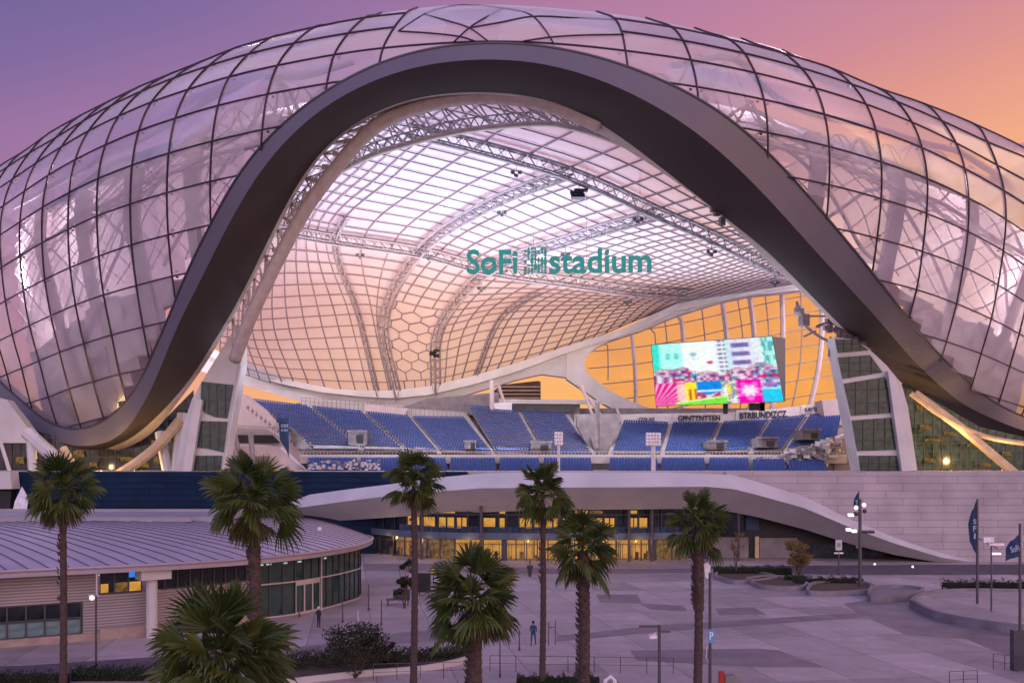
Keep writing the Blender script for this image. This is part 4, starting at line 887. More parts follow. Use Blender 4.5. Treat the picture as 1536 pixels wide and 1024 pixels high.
for x in (634, 722, 838, 942, 976):
    c = MB(); b = fp(x, 0, -1.4); c.tube([b, b + Vector((0, 0, 7.6))], .22, 8); c.build('entrance_column', M['pole'], EH)
c = MB()
for a in range(430, 1046, 22): wallq(c, a, a + 22, 7.0, 8.6, 1.5, .3)
c.build('header_wall', M['conc_d'], EH)
# dark recess under the descending end of the canopy
RX = lambda x: P(x, 700, 141).x
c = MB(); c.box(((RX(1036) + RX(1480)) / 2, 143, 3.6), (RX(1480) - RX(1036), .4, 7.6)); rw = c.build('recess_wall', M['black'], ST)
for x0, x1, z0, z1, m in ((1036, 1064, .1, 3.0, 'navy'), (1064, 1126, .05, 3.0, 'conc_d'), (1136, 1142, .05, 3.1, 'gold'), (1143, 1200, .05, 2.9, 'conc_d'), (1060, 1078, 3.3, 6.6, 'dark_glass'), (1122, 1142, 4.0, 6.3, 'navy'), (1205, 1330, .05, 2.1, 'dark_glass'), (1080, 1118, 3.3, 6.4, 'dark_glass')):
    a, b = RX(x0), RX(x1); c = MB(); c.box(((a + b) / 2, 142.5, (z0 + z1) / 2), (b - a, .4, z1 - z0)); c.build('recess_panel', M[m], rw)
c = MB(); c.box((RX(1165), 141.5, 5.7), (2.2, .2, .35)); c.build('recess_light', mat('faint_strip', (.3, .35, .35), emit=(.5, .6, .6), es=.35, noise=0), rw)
for x in (1102, 1290, 1385): c = MB(); c.box((RX(x), 142.2, 1.9), (.25, .2, .8)); c.build('recess_light', M['amber_dim'], rw)
c = MB(); c.tube([(RX(1102), 138.5, 0), (RX(1102), 138.5, 6.6)], .16, 6); c.build('entrance_column', M['pole'], ST)
# upper rooms lamps glow on the gold lit underside of the arch
def lampo(name, loc, e, col, r=.25, t='POINT', rot=None, size=4):
    d = bpy.data.lights.new(name, t); d.energy = e; d.color = col
    if t == 'POINT': d.shadow_soft_size = r
    else: d.size = size
    o = bpy.data.objects.new(name, d); scene.collection.objects.link(o); o.location = loc
    if rot: o.rotation_euler = rot
    return o
WARM = (1, .62, .22)
for x in (580, 640, 700, 790, 850, 910, 960): lampo('window_spill_light', fp(x, 2.6, -1.2), 45, WARM, .2)  # added lights before the panes, standing in for window spill on the ground
for x, y, Y, e in ((150, 705, 190, 2800), (200, 698, 194, 1800), (95, 700, 200, 2000), (1420, 662, 194, 2500), (1500, 690, 194, 3500), (1366, 640, 195, 1800)):
    lampo('podium_uplight', P(x, y, Y), e, WARM, .25)
# added fill lights in mid-air that brighten the bowl and the roof foil
for x, y, Y, e in ((540, 668, 197, 27000), (790, 668, 196, 32000), (1040, 668, 200, 17000)):
    o = lampo('foil_fill_light', P(x, y, Y), e, (.70, .79, 1), 3, 'AREA', (R(178), 0, 0), 30); o.data.spread = R(84)
for x, y, Y, e in ((480, 585, 208, 7000), (640, 590, 208, 9000), (860, 570, 208, 6000)):
    o = lampo('foil_fill_light', P(x, y, Y), e, (1, .70, .52), 3, 'AREA', (R(142), 0, 0), 16); o.data.spread = R(110)  # added warm fill, gives the lower foil its peach glow
for x, y, Y, e in ((600, 470, 190, 3400), (900, 480, 190, 3000), (1090, 500, 194, 3600)):
    o = lampo('seat_fill_light', P(x, y, Y), e, (1, .93, .95), 2, 'AREA', (R(40), 0, 0), 12); o.data.spread = R(120)
for x, y, e in ((200, 300, 60000), (40, 400, 50000), (150, 520, 50000), (1320, 300, 60000), (1480, 380, 50000), (1440, 520, 50000), (430, 130, 30000), (1130, 130, 30000)):
    lampo('inner_foil_fill', P(x, y, depth(x, y) + 42), e * (.8 if y < 500 else .45), (1, .86, .93), .6)  # added lights behind the inner foil so it glows evenly
# ------------------------------------------------------------ signs and screens
def textmesh(txt, size, depth_, bold=0.0):
    cu = bpy.data.curves.new('lettering', 'FONT'); cu.body = txt; cu.size = size; cu.extrude = depth_; cu.offset = bold; cu.resolution_u = 4
    o = bpy.data.objects.new('lettering', cu); scene.collection.objects.link(o); bpy.context.view_layer.update()
    me = bpy.data.meshes.new_from_object(o.evaluated_get(bpy.context.evaluated_depsgraph_get())); bpy.data.objects.remove(o)
    return me
def lettering(name, txt, p0, p1, h, m, parent=None, depth_=.1, bold=.0):
    """text standing from p0 to p1 (baseline ends), cap height h"""
    me = textmesh(txt, 1, .05, bold); vs = [v.co for v in me.vertices]; x0, x1 = min(v.x for v in vs), max(v.x for v in vs); y1 = max(v.y for v in vs)
    d = Vector(p1) - Vector(p0); L = d.length; ux_ = d / L; up = Vector((0, 0, 1)); n = ux_.cross(up).normalized(); up = up - ux_ * up.dot(ux_); up.normalize()
    for v in me.vertices: c = v.co.copy(); v.co = ux_ * ((c.x - x0) / (x1 - x0) * L) + up * (c.y / y1 * h) + n * (c.z / .05 * depth_)
    me.materials.clear(); me.materials.append(m); o = bpy.data.objects.new(name, me); scene.collection.objects.link(o); WL[o.name] = Vector(p0)
    if parent is not None: o.parent = parent; o.location = Vector(p0) - wl(parent)
    else: o.location = p0
    return o
YS = 166
sg = empty('stadium_sign', P(838, 410, YS), 'large teal stadium name lettering hanging across the arch opening', 'sign'); 
s_ = YS / F
lettering('letters', 'SoFi', P(700, 409.5, YS), P(776, 409.5, YS), 35 * s_, M['teal'], sg, .35, .018)
lettering('letters', 'stadium', P(824, 409, YS), P(977, 407.5, YS), 35.5 * s_, M['teal'], sg, .35, .018)
em = MB(); em2 = MB(); rr_ = random.Random(5)
for i in range(7):
    for j in range(8):
        if rr_.random() < .14: continue
        c = P(788 + i * 5, 408 - j * 5, YS); t = em if rr_.random() < .72 else em2
        d_ = rr_.choice([.3, .4, .5]); an = rr_.choice([0, .5, -.4]) if 1 < i < 5 and 1 < j < 6 else 0
        v = Matrix.Rotation(an, 3, 'Y'); pts = [c + v @ Vector((sx * d_ / 2, -.3, sz * d_ / 2)) for sx, sz in ((-1, -1), (1, -1), (1, 1), (-1, 1))]; t.prism(pts, (0, .6, 0))
em.build('emblem', M['teal'], sg, recalc=True); em2.build('emblem_accent', M['teal_l'], sg, recalc=True)
hb = MB(); hb.tube([P(698, 391, YS + .5), P(980, 389, YS + .5)], .07, 4); hb.tube([P(700, 400, YS + .5), P(979, 399, YS + .5)], .05, 4)
for x in (720, 800, 880, 960): hb.tube([P(x, 392, YS + .5), P(x, 250, YS + 2)], .03, 3)
hb.build('sign_rail', M['pole'], sg)
# video board
vb = empty('video_board', P(1077, 609, 214), 'big video board with bright magenta and teal picture before the orange glazed wall', 'video board')
q = [P(977, 517, 216), P(1158, 504, 210), P(1175.5, 602, 210), P(984, 609, 216)]     # tl tr br bl
me_v = []; me_f = []; cols = []; NU, NV = 200, 110
def pic(u, v, r):
    hsh = lambda a, b: (math.sin(a * 127.1 + b * 311.7) * 43758.5453) % 1.0
    def crowd(cu, cv, pal):
        i, j = int(u * cu), int(v * cv); fu, fv = u * cu - i - .5, v * cv - j - .5; h = hsh(i, j)
        if (fu + (h - .5) * .3) ** 2 + (fv - .22) ** 2 < .06: return (.75, .5, .45) if h > .3 else (.2, .12, .15)
        return pal[int(h * len(pal)) % len(pal)]
    hz = .50 + .05 * math.sin(u * 9) + .02 * math.sin(u * 31)
    if v > hz:
        if u < .06: c = (.15, .85, .75)
        elif u < .25: c = (.60, 1.0, .93) if not (.74 < v < .84 and (.11 < u < .15 or .18 < u < .22)) else (.3, .75, .72)
        elif u < .53:
            c = (.93, 1, .99)
            if (u - .34) ** 2 + (v - .80) ** 2 < .0009 or (.335 < u < .345 and .7 < v < .84): c = (.55, .68, .78)
            if (u - .47) ** 2 + (v - .66) ** 2 < .0007: c = (.8, .15, .3)
        elif u < .61: c = (.42, .38, .55) if int(v * 30) % 2 and int(u * 90) % 4 else (.86, .9, .95)
        elif u < .64: c = (.7, .9, .92)
        elif u < .82: c = (.36, .32, .55) if (int(v * 15) % 2 and .655 < u < .80) else (.82, .80, .95)
        elif u < .9: c = (.9, .95, .97) if int(u * 80) % 2 else (.72, .8, .88)
        else: c = (.25, .6, .6) if hsh(int(u * 60), int(v * 14)) > .45 else (.6, .92, .88)
        if v < hz + .05: c = crowd(34, 24, [(.9, .85, .9), (.7, .3, .5), (.8, .6, .7), (.5, .4, .55)])
        return c
    gr = .05 + .22 * max(0, u - .17)
    if v < gr and .16 < u < .57: return (.35, .85, .18) if v < gr - .03 else (.75, .95, .5)
    if v > .36: return crowd(40, 26, [(.75, .15, .4), (.12, .25, .5), (.92, .9, .95), (.85, .7, .85), (.15, .55, .7), (.6, .1, .5)])
    if u < .18: a = math.atan2(v + .1, u + .05); return (.85, .05, .42) if int(a * 26) % 3 else (1, .65, .85)
    if u < .25: return (1, .72, .68) if (u - .22) ** 2 * 3 + (v - .2) ** 2 < .02 else (.9, .2, .5)
    if u < .34: return (1, .86, .12) if int(u * 44) % 2 or v > .25 else (.7, .3, .1)
    if u < .54: return ((.05, .42, .85) if not (.2 < v < .23) else (.8, .95, 1)) if v > .17 + .02 * math.sin(u * 40) else crowd(44, 30, [(.8, .1, .3), (.9, .85, .9), (.6, .05, .3)])
    if u < .66: return (.95, .8, .2) if abs(u - .6) < .015 and .15 < v < .3 else crowd(30, 22, [(.9, .95, .7), (.35, .5, .6), (.95, .9, .97)])
    if u < .85:
        d = math.hypot((u - .755), (v - .19) * .7); a = math.atan2(v - .19, u - .755)
        return (1, .85, .95) if d < .035 + .03 * abs(math.sin(a * 4)) else ((1, .3, .75) if d < .09 + .02 * math.sin(a * 7) else (.93, .02, .60))
    return (.1, .72, .93) if v < .2 else ((.5, .9, 1) if v < .225 else crowd(36, 20, [(.2, .5, .85), (.85, .8, .95), (.5, .3, .7)]))
r_ = random.Random(9); jit = 0
_pic = pic
def pic(u, v, r):
    a = 1 / 130; cs = [_pic(min(max(u + dx * a, 0), .999), min(max(v + dy * a, 0), .999), r) for dx, dy in ((0, 0), (1, .6), (-1, -.6), (.4, -1.2), (-.4, 1.2))]
    g = .98 + .14 * (.5 + .5 * math.sin(u * 23 + 3 * math.sin(v * 17)) * math.sin(v * 31 + 2 * math.sin(u * 41))); j = r.uniform(.9, 1.1)
    return tuple(min(1, sum(c[i] for c in cs) / 5 * g * j + r.uniform(-.04, .06)) if True else 0 for i in range(3))
for a in range(NU + 1):
    for b in range(NV + 1):
        u, v = a / NU, b / NV; me_v.append(q[3].lerp(q[2], u).lerp(q[0].lerp(q[1], u), v))
for a in range(NU):
    for b in range(NV):
        i = a * (NV + 1) + b; me_f.append((i, i + NV + 1, i + NV + 2, i + 1)); cols.append(pic((a + .5) / NU, (b + .5) / NV, r_))
sm = MB(); sm.v = [tuple(p) for p in me_v]; sm.f = me_f; so = sm.build('screen', M['screen'], vb)
ca = so.data.color_attributes.new('col', 'FLOAT_COLOR', 'CORNER')
for pi, c in enumerate(cols):
    for li in so.data.polygons[pi].loop_indices: ca.data[li].color = (*[max(x, 0) ** 1.7 for x in c], 1)
hs_ = MB(); hs_.add([p + Vector((0, .12, 0)) for p in (q[0], q[1], q[2], q[3])] + [P(979, 519, 222), P(1178, 507, 216.5), P(1178, 602, 215.5), P(986, 608, 222)], [(0, 1, 2, 3), (7, 6, 5, 4), (1, 5, 6, 2), (0, 4, 5, 1), (3, 2, 6, 7), (4, 0, 3, 7)]); hs_.build('housing', mat('board_housing', (.02, .011, .018), .6, noise=.1), vb, recalc=True)
bz = MB(); bz.tube([q[0], q[1], q[2], q[3], q[0]], .09, 4); bz.build('bezel', M['black'], vb)
lg = MB(); lg.box(P(1088, 613, 220), (.9, 1, 2.2)); lg.build('support_leg', M['frame'], vb); lg = MB(); lg.box(P(1135, 610, 219), (3.2, 1, 1.5)); lg.box(P(1143, 608, 219), (1, 1, 2.4)); lg.build('support_leg', M['frame'], vb)
# advertising boards on the fascia
for i, (x0, y0, x1, y1, h, txt, lab) in enumerate(((958, 631, 982, 630.5, 5, 'CDR NS', 'small white advertising board with faint lettering, leftmost of the four boards'), (1017, 631, 1080, 630, 8, 'GPNTTNTTEN', 'white advertising board with long dark lettering directly under the video board'),
        (1110, 628, 1182, 624.5, 9.5, 'BTRBUNDIZCZ.', 'white advertising board with the largest dark lettering ending in a full stop'), (1208, 617, 1251, 614, 6, "KAV'IZOVRTFL", 'tilted white advertising board with small lettering, rightmost of the four boards'))):
    e = empty('advertising_board', P((x0 + x1) / 2, y0 + 3, 240.8), lab, 'advertising board', 'advertising boards above the blue seats')
    b = MB(); b.prism([P(x0 - 6, y0 + 3.6, 241.2), P(x1 + 5, y1 + 3.4, 241.2), P(x1 + 5, y1 - h - 3.5, 241.2), P(x0 - 6, y0 - h - 3.5, 241.2)], (0, .25, 0)); b.build('panel', M['tentwhite'], e, recalc=True)
    lettering('lettering', txt, P(x0, y0, 241.0), P(x1, y1, 241.0), h * 241 / F, M['ink'], e, .06, .02)
# field light masts
for x, y0, y1, lab in ((838, 649, 712, 'white floodlight mast standing left of the wing wall, before the blue seats'), (980, 650, 712, 'wide white floodlight mast before the right hand blue seats')):
    Y = 178 ; e = empty('light_mast', (P(x, y1, Y).x, Y, 12.3), lab, 'light mast', 'white floodlight masts in the bowl')
    b = MB(); b.tube([P(x, y0 + 4, Y), P(x, y1, Y)], .28 if x < 900 else .42, 6); b.build('mast', M['white'], e)
    f = MB(); w = 6 if x < 900 else 11; l = MB()
    for k in range(4): f.tube([P(x - w, y0 + k * 5, Y - .1), P(x + w, y0 + k * 5, Y - .1)], .1, 4)
    f.tube([P(x - w, y0, Y - .1), P(x - w, y0 + 15, Y - .1)], .08, 4); f.tube([P(x + w, y0, Y - .1), P(x + w, y0 + 15, Y - .1)], .08, 4); f.build('lamp_frame', M['white'], e)
    for k in range(4):
        for j in range(3 if w < 8 else 5): l.ball(P(x - w + (j + .5) * 2 * w / (3 if w < 8 else 5), y0 + k * 5 + 1, Y - .5), .33, 6, 4)
    l.build('lamp_head', M['tentwhite'], e)
b = MB(); b.prism([P(x, y, 203) for x, y in [(418, 632), (433, 634), (433, 686), (430, 676), (420, 660)]], (0, .25, 0)); b.box(P(425, 630, 203), (2.6, .5, 1.0)); bo = b.build('stand_banner', M['banner'], None, recalc=True); tag(bo, 'narrow dark navy banner hanging at the left end of the blue seats', 'banner')
bl_ = MB()
for k in range(5): bl_.box(P(422 + k * 2.2, 638, 202.8), (.12, .05, .7)); bl_.box(P(422 + k * 2.2, 645, 202.8), (.12, .05, .5))
bl_.build('print', M['flagink'], bo)
# distant block seen through the gap in the rim
db = empty('distant_building', P(780, 620, 330), 'dark brown building seen through the gap below the white roof rim', 'building')
b = MB(); b.prism([P(x, y, 330) for x, y in [(735, 590), (752, 577), (806, 571), (811, 572), (811, 640), (735, 640)]], (0, 20, 0)); b.build('wall', mat('brown_wall', (.12, .07, .05), .8, noise=.3, nscale=.3), db, recalc=True)
b = MB()
for k in range(5): b.box(P(778, 580 + k * 5.5, 329.5), (14, .4, .35))
b.build('roof_edge', M['gold'], db)
# ------------------------------------------------------------ pavilion
PV = empty('pavilion', (-28, 85, 0), 'low pavilion with curved purple grey standing seam roof and rounded glass end', 'building')
EZ = 5.6
eave = cat([(-64, 52, EZ), (-50, 60.5, EZ), P(0, 858, 70.3), (-28.2, 74.6, EZ), (-24.2, 77.3, EZ), (-20.6, 80.6, EZ), (-18.2, 83.9, EZ), P(484, 827, 87.4), P(520, 822, 91.5), P(545, 816, 96.2), (-14.2, 101, EZ), (-14.6, 105, EZ), (-16.6, 109, EZ), (-21, 112, EZ)], 8)
eave = [Vector((p.x, p.y, EZ)) for p in eave]; NE = 130
eave = resample(eave, NE)
for _ in range(10): eave = [eave[0]] + [(eave[i - 1] + eave[i] * 2 + eave[i + 1]) / 4 for i in range(1, NE - 1)] + [eave[-1]]
ridge = resample(cat([(-80, 84, 7.95), (-64, 88, 7.95), (-46, 92, 7.95), (-36, 95, 7.95), (-28, 99, 7.9), (-23, 103, 7.7), (-21.5, 107, 7.4)], 8), NE)
def roofq(i, s, dz=0): a, b = eave[i], ridge[i]; p = a.lerp(b, s); p.z = a.z + (b.z - a.z) * math.sin(s * math.pi / 2) ** .85 + dz; return p
rf = MB(); rf.loft([[roofq(i, k / 10) for i in range(NE)] for k in range(11)]); ro = rf.build('roof', M['roofmetal'], PV, smooth=True)
se = MB()
for i in range(0, NE, 2): se.tube([roofq(i, k / 10, .03) for k in range(11)], .04, 4)
se.build('standing_seam', M['seam'], ro)
fa = MB(); fa.loft([eave, [p + Vector((0, 0, -.42)) for p in eave], [Vector((p.x * .985 - .35, p.y + .9, p.z - .5)) for p in eave]]); fa.build('eave_fascia', mat('eave_metal', (.36, .32, .38), .4, metal=.3, noise=.05), ro, smooth=False)
gt = MB(); gt.tube([p + Vector((0, 0, .02)) for p in eave], .13, 6); gt.build('gutter', mat('gutter_metal', (.45, .38, .42), .35, metal=.4, noise=.05), ro)
so_ = MB(); so_.loft([[Vector((p.x * .985 - .35, p.y + .9, p.z - .5)) for p in eave], [Vector((p.x - 2.2, p.y + 4.0, p.z - .45)) for p in eave]]); so_.build('eave_soffit', M['conc_d'], ro)
up_ = MB(); up_.box((-56, 101, 7.75), (56, 12, 1.0)); up_.box((-56, 107, 8.35), (60, 1, .3)); up_.box((-58, 93.6, 8.05), (56, .35, .35)); up_.build('upper_roof', mat('upper_roof_metal', (.33, .31, .36), .5, noise=.12, nscale=.3), PV)
v_ = MB(); v_.box(P(168, 785, 94), (.9, .9, .7)); v_.box(P(186, 787, 94), (2.6, 1, .25)); v_.build('roof_vent', M['tentwhite'], PV)
v_ = MB(); v_.ball(P(479, 793, 97), .22); v_.build('roof_light', M['tentwhite'], PV)
wp = [(-64, 57.5), (-50, 64.8), (-36.9, 72.0), (-32, 74.9), (-28.4, 77.4), (-24.5, 81.5), (-21.5, 85.5), (-19.1, 88.2), (-17.0, 92.5), (-15.5, 97.5), (-15.2, 100.5), (-16.2, 105), (-19, 109)]
wall = cat([(x, y, 0) for x, y in wp], 8)
def wseg(mb, t0, t1, z0, z1, dy=0, th=.25, n=None):
    n = n or max(2, int((t1 - t0) * 2)); L = [wat(t0 + (t1 - t0) * k / n) for k in range(n + 1)]
    nrm = [Vector((.55, -.83, 0))] * (n + 1)
    A = [p + q * (-dy) + Vector((0, 0, z0)) for p, q in zip(L, nrm)]; B = [p + Vector((0, 0, z1 - z0)) for p in A]; C = [p - q * th for p, q in zip(B, nrm)]; D = [p - q * th for p, q in zip(A, nrm)]
    mb.loft([A, B, C, D], closed=True)
cum = [0]
for a, b in zip(wall, wall[1:]): cum.append(cum[-1] + (b - a).length)
def wat(s):
    s = max(0, min(s, cum[-1] - .001)); i = 0
    while cum[i + 1] < s: i += 1
    return wall[i].lerp(wall[i + 1], (s - cum[i]) / (cum[i + 1] - cum[i]))
def s_at(px):        # arclength where the wall foot crosses an image column
    best = min(range(int(cum[-1] * 10)), key=lambda k: abs(px_of(wat(k / 10) + Vector((0, .001, 0)))[0] - px) + (0 if k / 10 < cum[-1] * .93 else 999)); return best / 10
s0, sA, sB, sP, sC, sD, sE = 0, s_at(0), s_at(130), s_at(218), s_at(385), s_at(540), cum[-1] * .97
w_ = MB(); wseg(w_, s0, sB - .3, 2.95, EZ); wseg(w_, sB - .3, s_at(148), .5, EZ); wseg(w_, s_at(148), sC, .5, 3.35)
w_.build('ribbed_wall', M['cladding'], PV, recalc=True)
w_ = MB(); wseg(w_, s0, s_at(218), 0, .55, -.25, .6); wseg(w_, s_at(148), s_at(222), .0, .85, -.45, .8); wseg(w_, s_at(222), sC, 0, .5, 0, .4); w_.build('plinth', mat('plinth_stone', (.36, .28, .26), .8, noise=.15), PV, recalc=True)
def panes(t0, t1, z0, z1, n, m, fmat, name='window', dy=.12, bar=.06):
    for k in range(n):
        a, b = t0 + (t1 - t0) * k / n, t0 + (t1 - t0) * (k + 1) / n
        f = MB(); wseg(f, a, a + bar, z0, z1, dy - .1, .15, 1); wseg(f, b - bar, b, z0, z1, dy - .1, .15, 1); wseg(f, a, b, z1 - .07, z1, dy - .1, .15, 1); wseg(f, a, b, z0, z0 + .07, dy - .1, .15, 1)
        fo = f.build(name, fmat, PV, recalc=True); g_ = MB(); wseg(g_, a, b, z0, z1, dy, .06, 1); g_.build('pane', m, fo, recalc=True)
teal = mat('frosted_teal', (.13, .22, .25), .35, noise=.35, nscale=.8, stretch=(1, 1, 3))
panes(s_at(-140), sB - .4, 1.75, 2.92, 9, M['dark_glass'], M['frame']); panes(s_at(-140), sB - .4, .55, 1.72, 9, teal, M['frame'])
panes(s_at(149), s_at(213), 3.4, 5.2, 3, M['dark_glass'], M['frame']); panes(s_at(226), sC, 3.4, 5.2, 9, M['dark_glass'], M['frame'])
for a, b, z0, z1, m in ((150, 162, 3.5, 4.15, 'amber'), (172, 193, 3.5, 4.2, 'amber_dim'), (193, 211, 3.5, 4.2, 'amber')):
    c = MB(); wseg(c, s_at(a), s_at(b), z0, z1, .02, .05, 1); c.build('lit_room', M[m], PV, recalc=True)
c = MB(); wseg(c, s_at(194), s_at(208), 4.55, 5.0, -.02, .05, 1); c.build('blue_screen', mat('blue_screen', (.02, .2, .7), noise=0, emit=(.02, .25, .9), es=.8), PV, recalc=True)
gg = mat('pavilion_glass', (.035, .075, .07), .06, noise=.5, nscale=.5, spec=.7); wf = mat('pale_frame', (.5, .45, .47), .4, noise=.05)
sd0, sd1 = s_at(443), s_at(480)
panes(sC, sd0, .12, 2.9, 3, gg, M['frame']); panes(sC, sd0, 2.95, EZ - .4, 3, gg, M['frame'])
panes(sd0, sd1, .1, 2.6, 3, gg, wf, 'door', .0, .09); panes(sd0, sd1, 2.95, EZ - .4, 3, gg, M['frame'])
panes(sd1, sE, .12, 2.9, 14, gg, M['frame']); panes(sd1, sE, 2.95, EZ - .4, 14, gg, M['frame'])
c = MB(); wseg(c, sC, sE, 2.86, 2.98, -.08, .2); wseg(c, sC, sE, 0, .12, -.1, .4); wseg(c, sd0, sd1, 2.6, 2.95, -.1, .2); c.build('transom_band', wf, PV, recalc=True)
for a in (388, 400, 424, 447, 486):
    c = MB(); wseg(c, s_at(a), s_at(a) + .5, 4.55, 4.68, .03, .03, 1); c.build('ceiling_light', mat('cool_lamp', (.5, .6, .6), noise=0, emit=(.6, .85, .8), es=.5), PV, recalc=True)
c = MB(); p = wat(sP); c.tube([p + Vector((.9, -1.0, 0)), p + Vector((.9, -1.0, 4.4))], .42, 16); c.box(p + Vector((1.0, -.95, 4.85)), (2.3, 1.4, .8), rz=R(40)); c.build('pillar', M['panel'], PV)
c = MB(); p = wat(s_at(478)); c.tube([p + Vector((.35, -.4, 0)), p + Vector((.35, -.4, EZ - .4))], .07, 6); c.build('post', wf, PV)
for x in (160, 186):
    c = MB(); p = G(x, 957 if x < 170 else 953); c.tube([p, p + Vector((0, 0, 2.0))], .05, 5); tag(c.build('wall_post', M['pole'], None), 'thin dark post before the ribbed wall, %s' % ('nearer the street lamp' if x < 170 else 'nearer the round pillar'), 'post', 'thin posts by the pavilion wall')
il = lampo('pavilion_lamp', (-30, 84, 4.6), 120, (1, .8, .5), .5)
for x in (5, 60, 115, 160):   # fittings under the eave
    p = P(x, 862, 73 + x * .03); c = MB(); c.box(p, (1.6, .25, .08)); c.build('eave_lamp', mat('eave_lamp', (.8, .7, .5), noise=0, emit=(1, .8, .5), es=.9), PV)
# ------------------------------------------------------------ palms
def fan_leaf(mb, o, d, L, pet, droop, rnd, seg=20, span=2.6):
    d = d.normalized(); side = d.cross(Vector((0, 0, 1)))
    if side.length < .05: side = Vector((1, 0, 0))
    side.normalize(); side = (Matrix.Rotation(rnd.uniform(-1.1, 1.1), 3, d) @ side); nrm = side.cross(d).normalized()
    b = o + d * pet + Vector((0, 0, -.12 * pet * droop))
    mb.tube([o, o.lerp(b, .5) + Vector((0, 0, .04)), b], [.022, .016, .012], 3, False)
    f = Vector((0, 0, -1)); cut = .52
    base = len(mb.v); mb.v.append(tuple(b))
    mids = []
    for k in range(seg + 1):
        a = (k / seg - .5) * span; dr = d * math.cos(a) + side * math.sin(a)
        l = L * (.72 + .28 * math.cos(a * .9)) * rnd.uniform(.93, 1.05)
        m1 = b + dr * l * cut + nrm * (.05 if k % 2 else -.035) * L + f * (droop * .10 * L)
        mids.append((m1, dr, l))
    ids = []
    for m1, dr, l in mids: ids.append(len(mb.v)); mb.v.append(tuple(m1))
    for k in range(seg): mb.f.append((base, ids[k], ids[k + 1]))
    for k in range(seg):
        (m1, d1, l1), (m2, d2, l2) = mids[k], mids[k + 1]; dr = (d1 + d2).normalized(); l = (l1 + l2) / 2
        mm = (m1 + m2) / 2; hang = droop * rnd.uniform(.5, 1.2)
        w2 = (m2 - m1) * .33; q = mm + dr * l * .27 + f * (hang * .16 * L); t = mm + dr * l * (.5 - .1 * hang) + f * (hang * .42 * L)
        n = len(mb.v); mb.v += [tuple(q - w2), tuple(q + w2), tuple(t)]
        mb.f.append((ids[k], ids[k + 1], n + 1, n)); mb.f.append((n, n + 1, n + 2))
def palm(px, ctr, Y, wpx, trunk_w, label, seed, lean=0, boots=None, nleaf=36, rr2=None, skirt=.2):
    """ctr = image y of the crown's heart; wpx = crown width; trunk_w = trunk width in px"""
    rnd = random.Random(seed); h = P(px, ctr, Y); base = Vector((h.x - lean, Y, 0)); s = Y / F
    e = empty('palm_tree', base, label, 'palm tree', 'fan palms in front of the stadium'); r = trunk_w * s / 2
    hl = h - base; L = wpx * s / 2; mb = MB(); n = 44; pts = []; rs = []
    for k in range(n + 1):
        t = k / n; pts.append(base + hl * t + Vector((math.sin(t * 3) * .08, 0, 0))); q = r * (1.05 - .22 * t + .35 * max(0, .08 - t) * 10)
        if boots and pts[-1].z > boots: q = r * 1.2
        if t > .95: q *= max(.1, 1 - (t - .95) * 18)
        rs.append(q * (1 + .06 * ((k % 2) * 2 - 1)))
    mb.tube(pts, rs, 12)
    for k in range(int(260 if boots else 60)):      # leaf bases
        z = rnd.uniform(boots or h.z * .55, h.z - .1); t = z / h.z; a = rnd.uniform(0, 6.283); c = base + hl * t; rr_ = r * (1.2 if boots else 1.0)
        o = Vector((math.cos(a), math.sin(a), 0)); mb.tube([c + o * rr_ * .8, c + o * (rr_ * 1.15 + .04) + Vector((0, 0, .16))], [.06, .02], 4)
    mb.build('trunk', M['trunk'], e, smooth=False)
    cr = MB(); dd = MB()
    for i in range(nleaf):
        t = (i + .5) / nleaf; az = i * 2.39996 + rnd.uniform(-.25, .25)
        el = math.asin(max(-1, min(1, 1 - 1.64 * t))) + rnd.uniform(-.30, .26)      # from upright to hanging
        d = Vector((math.cos(az) * math.cos(el), math.sin(az) * math.cos(el), math.sin(el)))
        droop = (.2 + .9 * max(0, .95 - math.sin(el)) * .62) * rnd.uniform(.6, 1.3)
        fan_leaf(cr, h + Vector((0, 0, .1 + .25 * d.z)), d, L * .56 * rnd.uniform(.78, 1.1), L * .52 * rnd.uniform(.6, 1.22), droop, rnd)
    for i in range(int(nleaf * skirt)):
        az = rnd.uniform(0, 6.283); el = -rnd.uniform(.85, 1.25); d = Vector((math.cos(az) * math.cos(el), math.sin(az) * math.cos(el), math.sin(el)))
        fan_leaf(dd, h + Vector((0, 0, -.15)), d, L * .5, L * .3, .7, rnd, 14, 2.0)
    for i in range(12):                                   # young leaves and stubs in the heart of the crown
        az = rnd.uniform(0, 6.283); el = rnd.uniform(-.3, 1.4); d = Vector((math.cos(az) * math.cos(el), math.sin(az) * math.cos(el), math.sin(el)))
        fan_leaf(cr, h, d, L * rnd.uniform(.3, .42), L * rnd.uniform(.15, .3), .4, rnd, 14, 2.2)
    cr.build('crown', M['palm'], e)
    if dd.v: dd.build('dry_fronds', M['deadpalm'], e)
    return e
palm(93, 738, 48, 122, 11, 'leftmost tall palm with a slender trunk before the ribbed pavilion wall', 1, boots=None)
palm(380, 752, 40, 148, 14.5, 'palm with a broad drooping crown before the pavilion roof and the navy wall', 2, boots=4)
palm(333, 990, 27, 222, 26, 'low close palm cut by the bottom edge, with the largest crown', 3, nleaf=56, skirt=.15)
palm(620, 722, 57.5, 96, 10.5, 'tall thin palm whose crown overlaps the lower seats at the left end of the canopy', 4)
palm(709, 900, 41, 158, 19, 'short stout palm with rough trunk and wide crown before the lit entrance', 5, boots=2, nleaf=52)
palm(813, 742, 58.5, 96, 9.5, 'tall thin palm rising above the canopy beside the dark blue walking person', 6)
palm(874, 822, 48.5, 120, 14.5, 'medium palm with rough patterned trunk, right of the tall palm in the middle', 7, boots=2)
palm(1046, 788, 56, 104, 13, 'rightmost palm, its trunk next to the tall dark sign pole', 8, boots=5)
